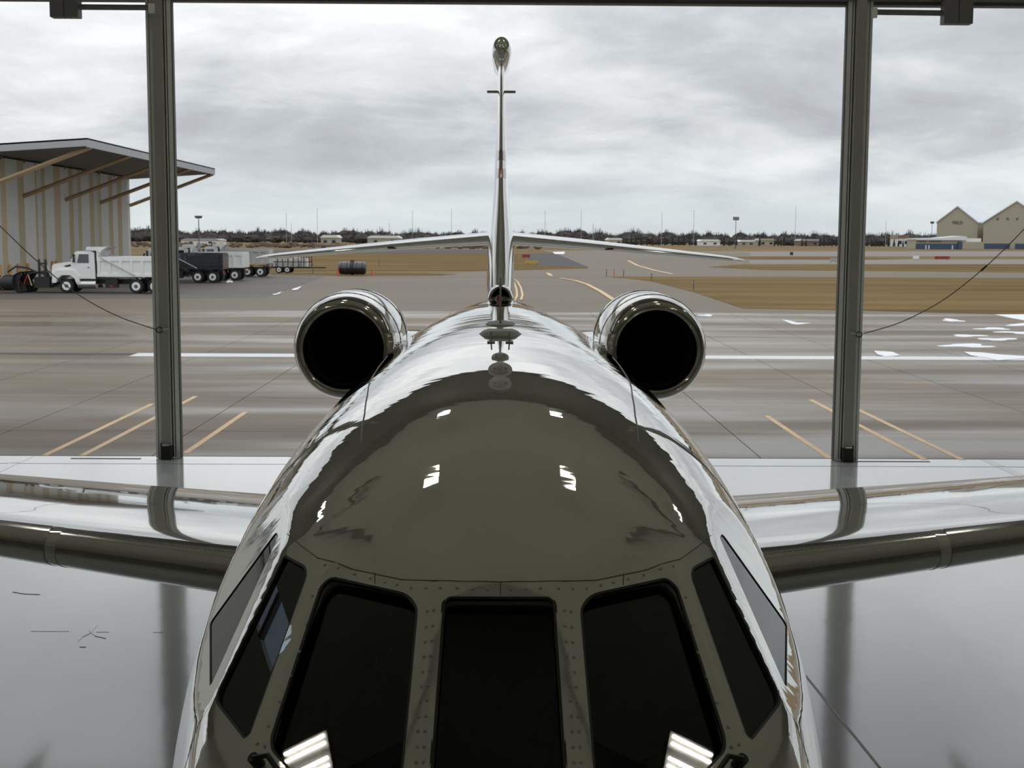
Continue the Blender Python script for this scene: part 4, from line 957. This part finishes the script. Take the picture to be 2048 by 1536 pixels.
lo_ = bpy.data.objects.new('lettering', fm); COL.objects.link(lo_); fm.materials.clear(); fm.materials.append(MATS['letters']); lo_.parent = rt_
zl_ = aY(1897, 448, rt_.location.y).z; lo_.location = Vector(Q(.38, -.15, zl_)); lo_.rotation_euler = (R(90), 0, -R(33))
rt_, Q, wd, ze, za, u, v = hB
zd = aY(2000, 440, rt_.location.y).z
for i in range(5): MB().add([Q(.2 + i * .15 + a_, b_, zd + c_) for a_ in (0, .03) for b_ in (-.2, .05) for c_ in (0, .9)], [(0, 1, 3, 2), (4, 6, 7, 5), (0, 2, 6, 4), (1, 5, 7, 3), (2, 3, 7, 6), (0, 4, 5, 1)]).build('gable_vent', 'letters', rt_)
zb = aY(2000, 487, rt_.location.y).z
for a_, b_ in ((.02, .42), (.50, 1.0)): MB().add([Q(s_, t_, z_) for s_ in (a_, b_) for t_ in (-.25, .05) for z_ in (0, zb)], [(0, 1, 3, 2), (4, 6, 7, 5), (0, 2, 6, 4), (1, 5, 7, 3), (2, 3, 7, 6), (0, 4, 5, 1)]).build('blue_door', 'far_blue', rt_)
# low office in front of hangar A
p = gp(1831, 498.2); of = empty('airfield_office', p); tag(of, 'low blue and tan office building in front of the far hangars', 'building')
k = p.y / FPX
def ob(x0, x1, z0, z1, y0, y1, n_, m_, par=None): return MB().box((x0 * k, y0, z0 * k), (x1 * k, y1, z1 * k)).build(n_, m_, par or of)
wl_ = ob(0, 92, 0, 18, 0, 12, 'wall_block', 'far_tan'); ob(0.2, 88, 0, 11, -.25, 0, 'blue_wall', 'far_blue', wl_)
MB().prism([(-2 * k, 19 * k), (-2 * k, 21 * k), (48 * k, 22.5 * k), (92 * k, 26.5 * k), (100 * k, 25.5 * k), (100 * k, 18 * k), (0, 18 * k)], -1.0, 13).build('roof', 'far_roof', of)
for i in range(10):
    x = 2 + i * 5.0
    if i == 4: continue
    ob(x, x + 3.4, 14.2, 16.6, -.35, 0, 'window', 'glass_dark')
for x in (19, 25, 72): ob(x, x + 2.2, 0, 8, -.4, 0, 'door', 'far_white')
ob(92, 135, 0, 15, -1, 10, 'annex', 'far_tan_shadow'); ob(104, 134, 15, 22, 2, 9, 'annex_roof', 'far_white'); ob(84, 92, 0, 14.5, -1.0, 0, 'side_door', 'far_blue')
# parked aircraft before hangar B
p = gp(1990, 496.2); pa = empty('parked_airplane', p); tag(pa, 'tiny white airplane parked before the larger far hangar', 'airplane')
MB().revolve([(0, .05), (.6, .5), (3.5, .55), (6.5, .1)], (-3, -1, 1.2), (1, 0, .03), 12).build('fuselage', 'far_white', pa, 50)
MB().box((-.6, -5, 1.7), (.7, 3, 1.85)).build('wing', 'far_white', pa); MB().prism([(2.9, 1.2), (3.6, 1.2), (3.8, 2.6), (3.3, 2.6)], -1.05, -.95).build('fin', 'far_white', pa)
for xx, yy in ((-2, -1), (.3, -2), (.3, 0)): MB().tube([(xx, yy, 0), (xx, yy, .9)], .12, 6).build('gear_leg', 'black', pa)
# --- poles and masts
def mast(px, top, D, label, r=.16, head=None, m='mast'):
    p = aY(px, 480, D); o = empty('light_mast' if head else 'thin_mast', (p.x, D, 0)); tag(o, label, 'mast', 'masts on the horizon'); zt_ = aY(px, top, D).z
    MB().tube([(0, 0, 0), (0, 0, zt_)], [r, r * .7], 6).build('shaft', m, o)
    MB().box((-r * 2, -r * 2, 0), (r * 2, r * 2, .5)).build('base', m, o)
    if head:
        w, hh_ = head
        MB().box((-w, -.2, zt_ - .1), (w, .2, zt_ + .1)).build('crossbar', m, o)
        for sx in (-.8, 0, .8): MB().box((sx * w - .3, -.45, zt_ + .1), (sx * w + .3, .3, zt_ + hh_)).build('floodlight', 'pole_dark', o)
mast(398, 436, 330, 'light mast with floodlights standing behind the navy-bed truck', .14, (.7, .55), 'pole_dark')
mast(1471, 440, 520, 'light mast with floodlights left of the right door post', .17, (1.0, 1.2), 'pole_dark')
mast(1863, 447, 600, 'short light mast at the left of the far hangars', .15, (.6, .9), 'pole_dark')
for i, (px, tp) in enumerate(((583, 446), (635, 416), (573, 425), (357, 412), (825, 421), (903, 418), (779, 446), (1090, 421), (1162, 420), (1186, 447), (1323, 423), (1387, 420), (1590, 412), (1771, 441))):
    mast(px, tp, 750, 'thin grey mast on the horizon, %s' % ('left of the tail above the navy truck', 'second left of the black tank', 'tall one above the cage trailer', 'beside the left door post', 'left of the fin near the left engine', 'closest to the fin on its left', 'short one above the left tailplane', 'closest to the fin on its right', 'second right of the fin', 'short dark one right of the fin', 'above the right engine', 'left of the floodlight mast', 'near the right door post', 'right of the right door post')[i], .13 if i != 9 else .2)
# --- trees
random.seed(3)
def clump(mb, c, rx, rz, n=1):
    ico = bmesh.new(); bmesh.ops.create_icosphere(ico, subdivisions=2, radius=1)
    vs = [v.co.copy() for v in ico.verts]; fs = [tuple(v.index for v in f.verts) for f in ico.faces]; ico.free()
    mb.add([(c[0] + v.x * rx * random.uniform(.7, 1.2), c[1] + v.y * rx * random.uniform(.7, 1.2), max(0, c[2] + v.z * rz * random.uniform(.65, 1.25))) for v in vs], fs)
tb = MB(); tw = MB()
for i in range(1100):
    D = random.uniform(760, 1250); X = random.uniform(-.36, .44) * D; k = D / 1000
    H = (random.uniform(4.0, 8.0) + (random.uniform(1.5, 4) if random.random() < .15 else 0)) * k + .8
    clump(tb, (X, D, H * .34), H * random.uniform(.35, .8), H * .38)
    wd = H * random.uniform(.35, .6)
    for j in range(22):
        a = random.uniform(-1, 1); b = random.uniform(-1, 1); top = H * (1.0 - .45 * a * a) * random.uniform(.86, 1.03)
        tw.tube([(X + a * wd * .35, D + b * wd * .35, H * .15), (X + a * wd * .75, D + b * wd * .7, top * .65), (X + a * wd, D + b * wd, top)], [.24 * k, .20 * k, .05 * k], 3, False)
tag(tb.build('tree_line', 'tree_bare'), 'long grey line of bare winter trees along the horizon', 'trees', kind='stuff')
tag(tw.build('bare_branches', 'tree_bare'), 'bare twiggy branches rising from the horizon tree line', 'branches', kind='stuff')
bb = MB()
for i in range(420):
    D = random.uniform(455, 585); X = random.uniform(-.34, .03) * D; H = random.uniform(.5, 1.7) * D / 600
    clump(bb, (X, D, H * .4), H * random.uniform(.6, 1.3), H * .6)
tag(bb.build('scrub', 'tree_brown'), 'low brown scrub in front of the distant trees at left', 'bushes', kind='stuff')
def evergreen(px, D, H, label):
    p = aY(px, 490, D); o = empty('evergreen_tree', (p.x, D, 0)); tag(o, label, 'tree', 'dark evergreens before the horizon trees')
    prof = [(.3, .38), (.6, .42)] + [(.3 + H * t / 8, .45 * H * .45 * (1 - t / 8.3) * (1.0 if t % 2 else .72)) for t in range(1, 9)]
    mb = MB().revolve(prof, (0, 0, 0), (random.uniform(-.03, .03), 0, 1), 9); mb.v = [(x * random.uniform(.8, 1.2), y * random.uniform(.8, 1.2), z) for x, y, z in mb.v]
    mb.build('crown', 'tree_green', o); MB().tube([(0, 0, 0), (0, 0, .5)], .15, 6).build('trunk', 'tree_bare', o)
places = [1245, 1253, 1262, 1272, 1283, 1294, 1305, 1318, 1330, 1345, 1357, 1368, 1380, 1392, 1448, 1459, 1472, 1519, 1549, 1556, 1562, 1568, 1584, 1604, 1612, 1640, 1648, 1656, 1664, 1672, 1680, 1735, 1743, 1751, 1759, 1768, 1777, 1788, 1797, 1806, 1815, 1824]
ordn = ('first', 'second', 'third', 'fourth', 'fifth', 'sixth', 'seventh', 'eighth', 'ninth', 'tenth', 'eleventh', 'twelfth', 'thirteenth', 'fourteenth', 'fifteenth', 'sixteenth', 'seventeenth')
cnt = {}
for i, px in enumerate(places):
    where = 'above the right tailplane' if px < 1480 else ('left of the right door post' if px < 1690 else 'right of the right door post')
    cnt[where] = cnt.get(where, 0) + 1
    evergreen(px, 690 + 8 * math.sin(i * 1.7), random.uniform(3.6, 5.6), '%s small dark evergreen from the left, in the row %s' % (ordn[cnt[where] - 1], where))
# --- distant sheds
def fshed(px0, px1, base, top, D, label, wm='far_tan', rm='far_white'):
    a = aY(px0, base, D); b = aY(px1, base, D); zt_ = aY(px0, top, D).z; o = empty('distant_building', ((a.x + b.x) / 2, D, 0)); tag(o, label, 'building', 'low distant buildings'); w = (b.x - a.x) / 2
    MB().box((-w, 0, 0), (w, 14, zt_ * .72)).build('wall_block', wm, o)
    MB().prism([(-w - .5, zt_ * .72), (w + .5, zt_ * .72), (w * .8, zt_), (-w * .8, zt_)], -.5, 14.5).build('roof', rm, o)
    n = max(2, int(w / 3))
    for i in range(n): xx = -w + 2 * w * (i + .5) / n; MB().box((xx - .8, -.1, zt_ * .2), (xx + .8, .05, zt_ * .5)).build('window', 'glass_dark', o)
fshed(642, 676, 482, 470, 640, 'white distant building above the black tank')
fshed(630, 700, 494, 489, 430, 'long low tan building in the field above the black tank', 'far_tan', 'far_brown')
fshed(735, 800, 484, 471, 650, 'pale distant building left of the left tailplane', 'far_tan', 'far_white')
fshed(362, 440, 487, 477, 600, 'long white distant building above the navy truck', 'far_white', 'mast')
fshed(1215, 1245, 486, 476, 720, 'white distant building above the right tailplane', 'far_tan', 'far_white')
fshed(1400, 1440, 488, 479, 720, 'low white distant building above the right tailplane tip', 'far_white', 'far_white')
fshed(1480, 1510, 489, 480, 720, 'small pale distant building right of the floodlight mast', 'far_tan', 'far_white')
fshed(1518, 1550, 489, 477, 730, 'tan distant building in the row of evergreens', 'far_tan', 'far_tan')
fshed(1600, 1640, 490, 478, 740, 'dark-roofed distant building left of the right door post', 'far_brown', 'mast')
fshed(1795, 1818, 482, 470, 745, 'red-roofed distant building right of the right door post', 'far_white', 'far_brown')
